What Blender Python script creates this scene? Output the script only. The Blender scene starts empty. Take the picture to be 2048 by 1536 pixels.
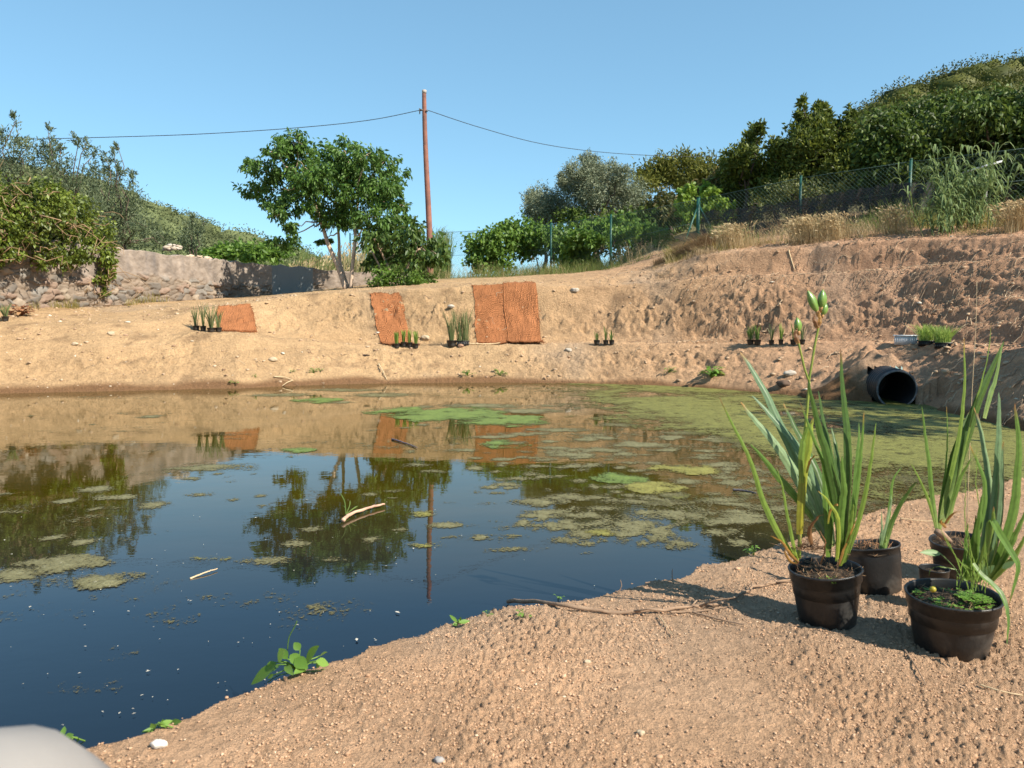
import bpy, math, random
import numpy as np
from mathutils import Vector
R = math.radians
random.seed(7)
# ------------------------------------------------------------------ camera
SC = bpy.context.scene
H0 = 1.05                      # camera height above the water
FPX = 1540.0                   # focal length in pixels of the 2048 px wide photograph
TH = math.atan(128/1540.0)     # looking slightly down
cam_d = bpy.data.cameras.new("camera"); cam = bpy.data.objects.new("camera", cam_d)
SC.collection.objects.link(cam); SC.camera = cam
cam.location = (0, 0, H0); cam.rotation_euler = (math.pi/2-TH, 0, 0)
cam_d.sensor_width = 36; cam_d.lens = 36*FPX/2048
cam_d.clip_start = 0.05; cam_d.clip_end = 3000
cam_d.dof.use_dof = True; cam_d.dof.focus_distance = 5.5; cam_d.dof.aperture_fstop = 7.0
SC.render.resolution_x = 1024; SC.render.resolution_y = 768
# ------------------------------------------------------------------ sky and sun
SUN_EL = 41.0
sdir = Vector((0.83*math.cos(R(SUN_EL)), -0.56*math.cos(R(SUN_EL)), math.sin(R(SUN_EL)))).normalized()
W = bpy.data.worlds.new("World"); SC.world = W; W.use_nodes = True
nt = W.node_tree; bg = nt.nodes['Background']
sky = nt.nodes.new('ShaderNodeTexSky'); sky.sky_type = 'NISHITA'; sky.sun_disc = False
sky.sun_elevation = R(SUN_EL); sky.sun_rotation = math.atan2(sdir.x, sdir.y)
sky.altitude = 0; sky.air_density = 0.8; sky.dust_density = 0.0; sky.ozone_density = 3.0
tint = nt.nodes.new('ShaderNodeMix'); tint.data_type = 'RGBA'; tint.blend_type = 'MULTIPLY'; tint.inputs[0].default_value = 1
tint.inputs[7].default_value = (.93, 1.06, 1.02, 1); nt.links.new(sky.outputs[0], tint.inputs[6]); gm = nt.nodes.new('ShaderNodeGamma'); gm.inputs[1].default_value = .6; nt.links.new(tint.outputs[2], gm.inputs[0])
t2_ = nt.nodes.new('ShaderNodeMix'); t2_.data_type = 'RGBA'; t2_.blend_type = 'MULTIPLY'; t2_.inputs[0].default_value = 1; t2_.inputs[7].default_value = (1.22, 1.64, 1.80, 1)
nt.links.new(gm.outputs[0], t2_.inputs[6]); nt.links.new(t2_.outputs[2], bg.inputs[0]); bg.inputs[1].default_value = 0.113
sl = bpy.data.lights.new("sun", 'SUN'); sl.energy = 5.0; sl.angle = R(0.5); sl.color = (1, .92, .79)
so = bpy.data.objects.new("sun", sl); SC.collection.objects.link(so)
so.rotation_euler = sdir.to_track_quat('Z', 'Y').to_euler()
SC.view_settings.view_transform = 'Standard'; SC.view_settings.look = 'None'
SC.view_settings.exposure = 0.82; SC.view_settings.gamma = 1
# ------------------------------------------------------------------ helpers
COL = SC.collection
cT, sT = math.cos(TH), math.sin(TH)
def ray(px, py):
    a = px-1024.0; b = 768.0-py
    return (a, FPX*cT+b*sT, -FPX*sT+b*cT)
def at(px, py, D):
    x, y, z = ray(px, py); s = D/y
    return np.array((x*s, D, H0+z*s))
def pxm(D): return D/1545.0           # metres per photo pixel at depth D
def hash3(ix, iy, iz, seed):
    n = (ix.astype(np.int64)*374761393 + iy.astype(np.int64)*668265263 + iz.astype(np.int64)*2147483647 + seed*974634777)
    n = (n ^ (n >> 13))*1274126177; n = n & 0x7fffffff
    n = (n ^ (n >> 16))*2246822519 & 0x7fffffff
    return ((n >> 3) & 0xffffff)/float(0xffffff)
def vnoise(x, y, z=None, seed=0):
    if z is None:
        ix = np.floor(x); iy = np.floor(y); fx = x-ix; fy = y-iy
        fx = fx*fx*(3-2*fx); fy = fy*fy*(3-2*fy); o = np.zeros(1)
        h = lambda a, b: hash3(ix+a, iy+b, np.zeros_like(ix), seed)
        return (h(0,0)*(1-fx)+h(1,0)*fx)*(1-fy)+(h(0,1)*(1-fx)+h(1,1)*fx)*fy
    iz = np.floor(z); fz = z-iz; fz = fz*fz*(3-2*fz); ix = np.floor(x); iy = np.floor(y)
    fx = x-ix; fy = y-iy; fx = fx*fx*(3-2*fx); fy = fy*fy*(3-2*fy)
    h = lambda a, b, c: hash3(ix+a, iy+b, iz+c, seed)
    q = lambda c: (h(0,0,c)*(1-fx)+h(1,0,c)*fx)*(1-fy)+(h(0,1,c)*(1-fx)+h(1,1,c)*fx)*fy
    return q(0)*(1-fz)+q(1)*fz
def fbm(x, y, oct=4, seed=0, gain=.5):
    s = 0; a = 1; t = 0
    for k in range(oct):
        s = s+a*(vnoise(x*2**k+17.3*k, y*2**k+9.1*k, None, seed+k)-.5); t += a; a *= gain
    return s/t*2                      # about -1..1
def worley(x, y, seed=0, second=False):
    ix = np.floor(x); iy = np.floor(y); d1 = np.full(x.shape, 9.); d2 = d1.copy(); idv = np.zeros(x.shape)
    for a in (-1, 0, 1):
        for b in (-1, 0, 1):
            cx = ix+a; cy = iy+b; z0 = np.zeros_like(cx)
            jx = cx+hash3(cx, cy, z0, seed); jy = cy+hash3(cx, cy, z0, seed+5)
            d = np.hypot(x-jx, y-jy); m = d < d1
            d2 = np.where(m, d1, np.minimum(d2, d)); idv = np.where(m, hash3(cx, cy, z0, seed+9), idv)
            d1 = np.where(m, d, d1)
    return d1, d2, idv
# ---- objects
def worig(o):
    v = np.zeros(3)
    while o is not None:
        v += np.array(o.location); o = o.parent
    return v
def mesh_obj(name, V, F, mat=None, parent=None, smooth=False, col=None, loc=None):
    V = np.asarray(V, dtype=np.float64).reshape(-1, 3)
    base = worig(parent) if parent is not None else np.zeros(3)
    if loc is not None: V = V-np.asarray(loc)[None]; V0 = np.asarray(loc)-base
    else: V = V-base[None]; V0 = None
    me = bpy.data.meshes.new(name)
    if isinstance(F, np.ndarray): Fl = [F]
    elif len(F) and isinstance(F[0], np.ndarray): Fl = F
    else: Fl = None
    if Fl is not None:
        me.vertices.add(len(V)); me.vertices.foreach_set('co', V.astype(np.float32).ravel())
        nl = sum(f.size for f in Fl); nf = sum(len(f) for f in Fl)
        me.loops.add(nl); me.polygons.add(nf)
        me.loops.foreach_set('vertex_index', np.concatenate([f.ravel() for f in Fl]).astype(np.int32))
        sz = np.concatenate([np.full(len(f), f.shape[1]) for f in Fl]); st = np.concatenate([[0], np.cumsum(sz)[:-1]])
        me.polygons.foreach_set('loop_start', st.astype(np.int32))
        me.update(calc_edges=True); me.validate()
    else:
        me.from_pydata([tuple(v) for v in V], [], [tuple(f) for f in F]); me.update()
    if col is not None:
        a = me.color_attributes.new('Col', 'FLOAT_COLOR', 'POINT')
        c = np.ones((len(V), 4), np.float32); c[:, :3] = col; a.data.foreach_set('color', c.ravel())
    if smooth: me.polygons.foreach_set('use_smooth', np.ones(len(me.polygons), bool))
    o = bpy.data.objects.new(name, me); COL.objects.link(o)
    if mat is not None: me.materials.append(mat)
    if parent is not None: o.parent = parent
    if V0 is not None: o.location = V0
    return o
def tag(o, label=None, cat=None, group=None, kind=None):
    if label: o['label'] = label
    if cat: o['category'] = cat
    if group: o['group'] = group
    if kind: o['kind'] = kind
    return o
def thing(name, label, cat, loc, group=None):
    o = bpy.data.objects.new(name, None); COL.objects.link(o); o.location = [float(v) for v in loc]
    o.empty_display_size = .1
    return tag(o, label, cat, group)
class MB:
    """collects verts and faces (tris and quads) for one mesh"""
    def __init__(s): s.v = []; s.q = []; s.t = []; s.n = 0
    def add(s, V, F):
        V = np.asarray(V, float).reshape(-1, 3); F = np.asarray(F, int)
        (s.q if F.shape[1] == 4 else s.t).append(F+s.n); s.v.append(V); s.n += len(V)
    def tube(s, P, r, n=6, cap=True):
        P = np.asarray(P, float); m = len(P); r = np.broadcast_to(np.asarray(r, float), (m,))
        T = np.gradient(P, axis=0); T /= np.linalg.norm(T, axis=1)[:, None]+1e-9
        up = np.array((0, 0, 1.)) if abs(T[:, 2]).mean() < .8 else np.array((1., 0, 0))
        A = np.cross(T, up); A /= np.linalg.norm(A, axis=1)[:, None]+1e-9; B = np.cross(T, A)
        an = np.arange(n)*2*math.pi/n
        V = P[:, None]+r[:, None, None]*(np.cos(an)[None, :, None]*A[:, None]+np.sin(an)[None, :, None]*B[:, None])
        i = np.arange(m-1)[:, None]*n; j = np.arange(n)[None]; k = (j+1) % n
        F = np.stack([i+j, i+k, i+n+k, i+n+j], -1).reshape(-1, 4)
        s.add(V.reshape(-1, 3), F)
        if cap and n >= 3:
            c = s.n; s.add([P[0], P[-1]], np.zeros((0, 3), int))
            b = c-m*n
            s.t.append(np.array([(b+(q+1) % n, b+q, c) for q in range(n)]+[(b+(m-1)*n+q, b+(m-1)*n+(q+1) % n, c+1) for q in range(n)]))
    def box(s, c, d, ax=None):
        c = np.asarray(c, float); d = np.asarray(d, float)/2
        S = np.array([(x, y, z) for x in (-1, 1) for y in (-1, 1) for z in (-1, 1)])*d
        if ax is not None: S = S@np.asarray(ax)
        s.add(c+S, [(0,1,3,2),(4,6,7,5),(0,4,5,1),(2,3,7,6),(0,2,6,4),(1,5,7,3)])
    def build(s, name, mat, parent=None, smooth=False, loc=None):
        Fl = []
        if s.q: Fl.append(np.concatenate(s.q))
        if s.t: Fl.append(np.concatenate(s.t))
        return mesh_obj(name, np.concatenate(s.v), Fl, mat, parent, smooth, loc=loc)
def grid_faces(n, m, wrap=False):
    i = np.arange(n-1)[:, None]; j = np.arange(m if wrap else m-1)[None]; k = (j+1) % m
    return np.stack([i*m+j, i*m+k, (i+1)*m+k, (i+1)*m+j], -1).reshape(-1, 4)
def spline(P, n):
    P = np.asarray(P, float); t = np.linspace(0, len(P)-1, n); i = np.clip(t.astype(int), 0, len(P)-2); f = (t-i)[:, None]
    p1 = P[i]; p2 = P[i+1]; p0 = P[np.maximum(i-1, 0)]; p3 = P[np.minimum(i+2, len(P)-1)]
    return .5*((2*p1)+(-p0+p2)*f+(2*p0-5*p1+4*p2-p3)*f**2+(-p0+3*p1-3*p2+p3)*f**3)
# ------------------------------------------------------------------ materials
def newmat(name):
    m = bpy.data.materials.new(name); m.use_nodes = True
    n = m.node_tree; return m, n, n.nodes['Principled BSDF']
def lnk(n, a, b): n.links.new(a, b)
def noise_node(n, scale, detail=4, rough=.55, vec=None):
    t = n.nodes.new('ShaderNodeTexNoise'); t.inputs['Scale'].default_value = scale
    t.inputs['Detail'].default_value = detail; t.inputs['Roughness'].default_value = rough
    if vec is not None: lnk(n, vec, t.inputs['Vector'])
    return t
def pmat(name, c1, c2=None, scale=6, rough=.8, bump=0, bscale=40, bdist=.01, spec=.3, metal=0, lo=.35, hi=.65):
    m, n, b = newmat(name); tc = n.nodes.new('ShaderNodeTexCoord')
    b.inputs['Roughness'].default_value = rough; b.inputs['Specular IOR Level'].default_value = spec
    b.inputs['Metallic'].default_value = metal
    if c2 is None: c2 = tuple(v*.75 for v in c1)
    t = noise_node(n, scale, 5, .6, tc.outputs['Object']); r = n.nodes.new('ShaderNodeValToRGB')
    r.color_ramp.elements[0].position = lo; r.color_ramp.elements[1].position = hi
    r.color_ramp.elements[0].color = (*c1, 1); r.color_ramp.elements[1].color = (*c2, 1)
    lnk(n, t.outputs['Fac'], r.inputs[0]); lnk(n, r.outputs[0], b.inputs['Base Color'])
    if bump:
        t2 = noise_node(n, bscale, 4, .6, tc.outputs['Object']); bp = n.nodes.new('ShaderNodeBump')
        bp.inputs['Strength'].default_value = bump; bp.inputs['Distance'].default_value = bdist
        lnk(n, t2.outputs['Fac'], bp.inputs['Height']); lnk(n, bp.outputs[0], b.inputs['Normal'])
    return m
def leafmat(name, cols, rough=.5, transl=.3, spec=.35, big=0):
    """leaf colour varies from leaf to leaf (random per island) """
    m, n, b = newmat(name); g = n.nodes.new('ShaderNodeNewGeometry'); r = n.nodes.new('ShaderNodeValToRGB')
    els = r.color_ramp.elements
    while len(els) < len(cols): els.new(.5)
    for i, c in enumerate(cols):
        els[i].position = i/(len(cols)-1); els[i].color = (*c, 1)
    lnk(n, g.outputs['Random Per Island'], r.inputs[0]); src = r.outputs[0]
    if big:
        tc = n.nodes.new('ShaderNodeTexCoord'); t = noise_node(n, big, 3, .5, tc.outputs['Object'])
        mr = n.nodes.new('ShaderNodeMapRange'); mr.inputs[1].default_value = .35; mr.inputs[2].default_value = .65
        mr.inputs[3].default_value = .7; mr.inputs[4].default_value = 1.3
        lnk(n, t.outputs['Fac'], mr.inputs[0]); mm = n.nodes.new('ShaderNodeMix'); mm.data_type = 'RGBA'; mm.blend_type = 'MULTIPLY'
        mm.inputs[0].default_value = 1; lnk(n, src, mm.inputs[6]); lnk(n, mr.outputs[0], mm.inputs[7]); src = mm.outputs[2]
    lnk(n, src, b.inputs['Base Color']); b.inputs['Roughness'].default_value = rough
    b.inputs['Specular IOR Level'].default_value = spec
    tr = n.nodes.new('ShaderNodeBsdfTranslucent'); hs = n.nodes.new('ShaderNodeHueSaturation')
    hs.inputs['Value'].default_value = 1.5; hs.inputs['Hue'].default_value = .49; lnk(n, src, hs.inputs['Color']); lnk(n, hs.outputs[0], tr.inputs[0])
    mx = n.nodes.new('ShaderNodeMixShader'); mx.inputs[0].default_value = transl
    lnk(n, b.outputs[0], mx.inputs[1]); lnk(n, tr.outputs[0], mx.inputs[2])
    lnk(n, mx.outputs[0], n.nodes['Material Output'].inputs[0])
    return m
# ------------------------------------------------------------------ terrain profile
def D_at_z(px, py, z=0.0):
    x, y, zz = ray(px, py); return y*(z-H0)/zz
NEAR = [(180,1490),(300,1462),(375,1430),(430,1405),(480,1388),(560,1362),(640,1338),(700,1318),(800,1278),(880,1258),(960,1232),(1015,1212),(1100,1206),(1180,1190),
        (1230,1172),(1300,1160),(1380,1140),(1405,1120),(1460,1118),(1540,1092),(1600,1078),(1660,1055),(1710,1038),(1830,1003),(1930,990),(2048,966)]
npts = []
for (a, b) in NEAR:
    D = D_at_z(a, b, .07); p = at(a, b, D); npts.append((p[0], p[1]))
npts = [(-6.6,-3.6),(-5,-1.3),(-3.6,-.25),(-2.6,.55),(-1.7,1.15),(-1.25,1.5)]+npts+[(3.9,5.1),(4.6,5.4),(5.6,5.0)]
naz = np.array([math.degrees(math.atan2(x, y)) for x, y in npts]); nr = np.array([math.hypot(x, y) for x, y in npts])
FARCOL = {  # px: shore py, then (depth, photo row) of shelf front, shelf back, face top, next step, top
 -150:(792,(11.2,700),(11.4,682),(11.8,652),(12.3,636),(12.9,622)),
 0:(787,(11.7,705),(11.9,685),(12.3,653),(13.0,632),(13.8,612)),
 200:(783,(12.0,692),(12.2,676),(12.7,648),(14.5,630),(16.2,612)),
 330:(780,(12.4,690),(12.7,672),(13.2,640),(15,617),(17.6,604)),
 380:(778,(12.8,664),(13.15,660),(13.8,624),(16,607),(18.6,601)),
 470:(777,(12.9,669),(13.3,664),(14.0,611),(17,601),(20,596)),
 600:(771,(13.3,681),(13.7,677),(14.5,591),(19,586),(22.5,584)),
 720:(768,(13.6,691),(14.1,687),(14.8,584),(18.5,577),(24,568)),
 850:(766,(13.7,692),(14.2,688),(14.85,577),(18,568),(24,558)),
 1000:(765,(13.7,690),(14.2,687),(14.85,571),(17.5,560),(24,552)),
 1200:(768,(13.5,689),(14,685),(14.65,572),(17.5,546),(21.5,541)),
 1300:(771,(13.2,688),(13.7,685),(14.55,566),(15.5,545),(20,515)),
 1400:(776,(12.8,688),(13.3,684),(14.15,557),(14.8,512),(18.5,490)),
 1550:(788,(12.0,688),(12.6,684),(13.45,552),(14.05,498),(17.5,470)),
 1700:(801,(11.3,688),(11.9,684),(12.8,545),(13.4,486),(16.5,455)),
 1850:(815,(10.4,689),(11.2,686),(12.1,532),(12.75,478),(15.5,440)),
 2048:(862,(8.6,694),(9.9,690),(10.95,517),(11.65,474),(14.5,440)),
 2250:(915,(7.3,700),(8.7,690),(10.2,500),(11.1,465),(13.5,410))}
taz = []; tr_ = []; tz_ = []
for px in sorted(FARCOL):
    c = FARCOL[px]; u = (px-1024)/1545.0; k = math.sqrt(1+u*u); Ds = D_at_z(px, c[0])
    rr = [Ds*k-1.5, Ds*k-.5, Ds*k, Ds*k+.16]; zz = [-.6, -.25, 0, .10]
    for (D, py) in c[1:]:
        p = at(px, py, D); rr.append(D*k); zz.append(p[2])
        if len(rr) == 7: rr.append((D+(.42 if px > 1250 else .25))*k); zz.append(p[2]+.025)
    rr += [rr[-1]+14, 900]; zz += [zz[-1]+(0.5 if px < 1250 else 2.5), zz[-1]+(0.6 if px < 1250 else 3)]
    taz.append(math.degrees(math.atan(u))); tr_.append(rr); tz_.append(zz)
def extra(az, shore, src):
    dd = shore-tr_[src][2]; taz.append(az); tr_.append([q+dd if q < 800 else q for q in tr_[src]]); tz_.append(list(tz_[src]))
L0 = 0; R0 = len(FARCOL)-1
for az, s in ((-60, 9.6), (-80, 8.6), (-100, 8.3), (-120, 7.6), (-150, 8.2), (-180, 9)): extra(az, s, L0)
for az, s in ((46, 6.6), (60, 6.6), (90, 6.2), (130, 7), (180, 9)): extra(az, s, R0)
o = np.argsort(taz); taz = np.array(taz)[o]; TR = np.array(tr_)[o]; TZ = np.array(tz_)[o]
def Hbase(x, y, detail=1):
    x = np.asarray(x, float); y = np.asarray(y, float); sh = x.shape; x = x.ravel(); y = y.ravel()
    az = np.degrees(np.arctan2(x, y)); r = np.hypot(x, y)
    w = np.clip((r-6)/3, 0, 1)*np.clip((26-r)/6, 0, 1)          # far banks
    right = np.clip((x+1)/6, 0, 1)
    rn = np.interp(az, naz, nr, left=20, right=20)
    nb = fbm(x*3, y*3, 4, 3)
    ragged = nb*.035+fbm(x*14, y*14, 3, 8)*.022
    warp = fbm(x*.55, y*.55, 2, 11)*.14*w
    K = TR.shape[1]
    i = np.clip(np.searchsorted(taz, az)-1, 0, len(taz)-2); f = np.clip((az-taz[i])/(taz[i+1]-taz[i]), 0, 1)
    z = np.zeros_like(r); 
    Rk = [TR[i, k]*(1-f)+TR[i+1, k]*f for k in range(K)]; Zk = [TZ[i, k]*(1-f)+TZ[i+1, k]*f for k in range(K)]
    # first the undisturbed height, then noise that also varies with that height, so the faces break up in clods, not flutes
    z0 = np.zeros_like(r)
    for k in range(2, K-1): z0 = np.where(r+warp > Rk[k], Zk[k]+(Zk[k+1]-Zk[k])*np.clip((r+warp-Rk[k])/(Rk[k+1]-Rk[k]), 0, 1), z0)
    if detail:
        a_ = x*1.0; c_ = z0*2.0+y*.35
        edge = np.full(r.shape, 9.)
        for k in (4, 5, 6, 7, 8): edge = np.minimum(edge, abs(r+warp-Rk[k]))
        we = .06+.94*np.clip(edge/.28, 0, 1)
        m = (w > 0) & (r < 22); e_ = np.zeros(r.shape); am, cm = a_[m], c_[m]; rm = right[m]
        g_ = fbm(am*3, cm*3, 2, 77)*.12
        q1 = worley(am*3.4+g_*3, cm*3.4, 35)[0]; q2 = worley(am*9+g_*5, cm*9, 36)[0]
        calm = np.clip(fbm(am*.7, cm*.9, 2, 79)*1.8+.75, .3, 1.3)
        e_[m] = fbm(am*1.3, cm*1.3, 3, 21, .6)*(.11+.07*rm)+((q1-.45)*(.085+.05*rm)+(q2-.45)*(.065+.005*rm)+fbm(am*16, cm*16, 3, 31, .7)*(.055+.005*rm))*calm
        warp = warp+e_*w*we
    # keep the waterline itself only mildly warped
    rs = r+warp*np.clip((r-Rk[2]-.05)/.5, .25, 1)
    rl = np.where(r < Rk[4], rs, r+warp)
    z = np.where(rl <= Rk[0], Zk[0], z)
    for k in range(K-1):
        t = np.clip((rl-Rk[k])/(Rk[k+1]-Rk[k]), 0, 1)
        if k in (4,): t = t*t*(3-2*t)*.35+t*.65
        z = np.where(rl > Rk[k], Zk[k]*(1-t)+Zk[k+1]*t, z)
    d = rn-r+ragged
    g = .10+.03*fbm(x*.9, y*.9, 2, 41)+.02*np.clip((x-.5)/3, 0, 1)
    zn = np.where(d > .10, g, np.where(d > 0, g*d/.10-.002, np.maximum(-.6, d*.5-.002)))
    zn = zn+np.clip(d/.1, 0, 1)*.0
    if detail:
        zn = zn+np.clip((d-.0)/.08, 0, 1)*(fbm(x*6, y*6, 3, 51)*.010)
        onface = np.clip((z-.12)/.2, 0, 1)*w
        z = z+onface*we*(fbm(x*3, y*3, 4, 61)*.03)
    out = np.maximum(z, zn)
    return out.reshape(sh)
def H(x, y): return float(Hbase(np.array([x]), np.array([y]), 1)[0])
def hit(px, py, d0=.6, d1=30, detail=1):
    D = np.exp(np.linspace(math.log(d0), math.log(d1), 2600)); x, yy, z = ray(px, py); s = D/yy
    X = x*s; Z = H0+z*s; h = np.maximum(Hbase(X, D, detail), 0); m = np.nonzero(Z <= h)[0]
    k = m[0] if len(m) else len(D)-1
    return np.array((X[k], D[k], h[k]))
def put(px, D):
    x = (px-1024)/1545.0*D; return np.array((x, D, H(x, D)))
# ------------------------------------------------------------------ ground mesh
azs = np.concatenate([np.arange(-180, -70, 2.5), np.arange(-70, -42, .5), np.arange(-42, 42, .085), np.arange(42, 70, .5), np.arange(70, 180.1, 2.5)])
rs_ = [0.02, .15, .4, .8]
while rs_[-1] < 5.6: rs_.append(rs_[-1]*1.0048)
while rs_[-1] < 7.0: rs_.append(rs_[-1]+.04)
while rs_[-1] < 12.4: rs_.append(rs_[-1]+.026)
while rs_[-1] < 16.6: rs_.append(rs_[-1]+.019)
while rs_[-1] < 19.0: rs_.append(rs_[-1]+.03)
while rs_[-1] < 34: rs_.append(rs_[-1]*1.012)
while rs_[-1] < 900: rs_.append(rs_[-1]*1.12)
rs_ = np.array(rs_)
AZ, RR = np.meshgrid(np.radians(azs), rs_)
GX = RR*np.sin(AZ); GY = RR*np.cos(AZ); GZ = Hbase(GX, GY)
fx, fy = GX.ravel(), GY.ravel(); zz = GZ.ravel().copy()
inview = (np.hypot(fx, fy) < 6.5) & (np.abs(AZ.ravel()) < R(44)) & (zz > 0.0)
xi, yi = fx[inview], fy[inview]
# crumbly soil: rounded clods of two sizes
a1, a2, _ = worley(xi*38, yi*38, 71); b1, b2, _b = worley(xi*85, yi*85, 75)
patch = np.clip(.6+fbm(xi*2.2, yi*2.2, 3, 81)*1.7, .10, 1.6)
zz[inview] += (np.clip(.62-a1, 0, 1)*.015*(_b > .3)+np.clip(.6-b1, 0, 1)*.010)*patch-.004
fb = (np.hypot(fx, fy) > 6.5) & (np.hypot(fx, fy) < 19) & (np.abs(AZ.ravel()) < R(44)) & (zz > 0.03)
xi, yi = fx[fb], fy[fb]
rt = np.clip((xi+.5)/5, 0, 1); lump = np.clip(fbm(xi*1.1, yi*1.1, 2, 95)*1.5+.35, 0, 1)
a1, a2, ida = worley(xi*6+fbm(xi*5, yi*5, 2, 3), yi*6, 91)
zz[fb] += np.clip(.5-a1, 0, 1)*(ida > .55)*(.04+.05*rt)*lump+fbm(xi*18, yi*18, 3, 97)*.012*(1+rt)
# holes and dark cavities dug into the right hand face
for (hx, hy, hr, hd) in ((1620,526,.16,.14),(1808,556,.20,.2),(1400,650,.4,.10),(1500,655,.3,.08),(1950,700,.5,.12)):
    p = hit(hx, hy, 6, 20, 0); q = np.hypot(fx-p[0], (fy-p[1])); zz -= hd*np.exp(-(q/hr)**2)
# colour of the soil, with some shading of the upper cut painted in
rad = np.hypot(fx, fy)
sand = np.array((.465, .305, .165)); red = np.array((.46, .27, .165)); gravel = np.array((.54, .335, .20)); mud = np.array((.20, .11, .055)); land = np.array((.16, .17, .07))
t = np.clip((fx+.6)/7.0+.20*fbm(fx*.35, fy*.35, 3, 101), 0, 1)[:, None]
c = sand*(1-t)+red*t
t = np.clip((7.5-rad)/2, 0, 1)[:, None]; c = c*(1-t)+gravel*t
v = 1+.16*fbm(fx*1.3, fy*1.3, 4, 111)[:, None]+.28*fbm(fx*5, fy*3+zz*9, 5, 113, .75)[:, None]; c = c*v
dk = np.clip(fbm(fx*2.4, zz*5+fy*.8, 4, 141, .65)*3.2-.75, 0, 1)*(rad > 6.5); c = c*(1-.42*dk[:, None])+np.array((.17,.10,.06))*.25*dk[:, None]
cut_shade = np.clip((zz-.74+.05*fbm(fx*2, fy*2, 3, 151))/.05, 0, 1)*np.clip((1.66-zz+.12*fbm(fx*2, fy*2, 3, 152))/.08, 0, 1)*np.clip((fx+4.2)/1.5, 0, 1)*(rad > 9)*(rad < 17); c = c*(1-.12*cut_shade[:, None])   # upper cut painted darker, a shading difference put into the soil colour
grey = np.clip(fbm(fx*.8, fy*.8, 3, 121)*2-.5, 0, 1)[:, None]*.45; c = c*(1-grey)+np.array((.36, .29, .22))*grey*1.0
wl = np.clip((.12+.06*fbm(fx*1.5, fy*1.5, 2, 131)-zz)/.07, 0, 1)*np.clip((rad-5.5)/1, 0, 1); wl = wl[:, None]; c = c*(1-wl)+mud*wl
wn = np.clip((.045-zz)/.03, 0, 1)*np.clip((6.5-rad), 0, 1); wn = wn[:, None]; c = c*(1-wn)+mud*1.3*wn
beyond = (np.clip((rad-21.0)/4, 0, 1)*np.clip((.8-fx*.0), 0, 1))[:, None]; c = c*(1-beyond)+land*beyond
M = {}
# let the drain pipe run free through the bank
pa_ = at(1794, 779, 9.55); pax = np.array((.15, 1.0)); pax /= np.hypot(*pax); dd_ = (fx-pa_[0])*pax[0]+(fy-pa_[1])*pax[1]; lat = abs((fx-pa_[0])*pax[1]-(fy-pa_[1])*pax[0])
zz = np.where((lat < .5) & (dd_ > -.6) & (dd_ <= .0) & (zz > -.02) & (lat > .0), np.minimum(zz, -.02+np.clip(lat-.3, 0, 1)*.8), zz)
def soilmat():
    m, n, b = newmat('soil'); a = n.nodes.new('ShaderNodeVertexColor'); a.layer_name = 'Col'
    tc = n.nodes.new('ShaderNodeTexCoord')
    t1 = noise_node(n, 30, 6, .7, tc.outputs['Object']); t2 = noise_node(n, 210, 4, .7, tc.outputs['Object'])
    mr = n.nodes.new('ShaderNodeMapRange'); mr.inputs[1].default_value = .3; mr.inputs[2].default_value = .7; mr.inputs[3].default_value = .78; mr.inputs[4].default_value = 1.22
    lnk(n, t1.outputs['Fac'], mr.inputs[0]); mm = n.nodes.new('ShaderNodeMix'); mm.data_type = 'RGBA'; mm.blend_type = 'MULTIPLY'; mm.inputs[0].default_value = 1
    lnk(n, a.outputs[0], mm.inputs[6]); lnk(n, mr.outputs[0], mm.inputs[7])
    mr2 = n.nodes.new('ShaderNodeMapRange'); mr2.inputs[1].default_value = .3; mr2.inputs[2].default_value = .7; mr2.inputs[3].default_value = .82; mr2.inputs[4].default_value = 1.18
    lnk(n, t2.outputs['Fac'], mr2.inputs[0]); m2 = n.nodes.new('ShaderNodeMix'); m2.data_type = 'RGBA'; m2.blend_type = 'MULTIPLY'; m2.inputs[0].default_value = 1
    lnk(n, mm.outputs[2], m2.inputs[6]); lnk(n, mr2.outputs[0], m2.inputs[7])
    lnk(n, m2.outputs[2], b.inputs['Base Color']); b.inputs['Roughness'].default_value = .95; b.inputs['Specular IOR Level'].default_value = .12
    ad = n.nodes.new('ShaderNodeMath'); ad.operation = 'MULTIPLY_ADD'; ad.inputs[1].default_value = .25
    lnk(n, t2.outputs['Fac'], ad.inputs[0]); lnk(n, t1.outputs['Fac'], ad.inputs[2])
    bp = n.nodes.new('ShaderNodeBump'); bp.inputs['Strength'].default_value = 1.0; bp.inputs['Distance'].default_value = .04
    lnk(n, ad.outputs[0], bp.inputs['Height']); lnk(n, bp.outputs[0], b.inputs['Normal'])
    return m
M['soil'] = soilmat()
hood = .60*np.clip((dd_-.30)/.25, 0, 1)*np.clip((2.2-dd_)/.8, 0, 1)*np.exp(-(lat/.62)**2)*(1+.25*fbm(fx*5, fy*5, 3, 5)); zz = np.where((dd_ > .3) & (dd_ < 2.2) & (fy > 0) & (hood > .05), np.maximum(zz, hood), zz)
GF = grid_faces(len(rs_), len(azs))[:, ::-1].copy(); inp = (lat < .226) & (dd_ > -.05) & (dd_ < 1.05) & (zz < .45) & (fy > 0); GF = GF[inp[GF].sum(1) < 3]
gnd = mesh_obj('ground', np.stack([fx, fy, zz], -1), GF, M['soil'], None, True, c)
tag(gnd, kind='structure')
def HD(x, y): return Hbase(np.asarray(x, float), np.asarray(y, float), 1)
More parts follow.
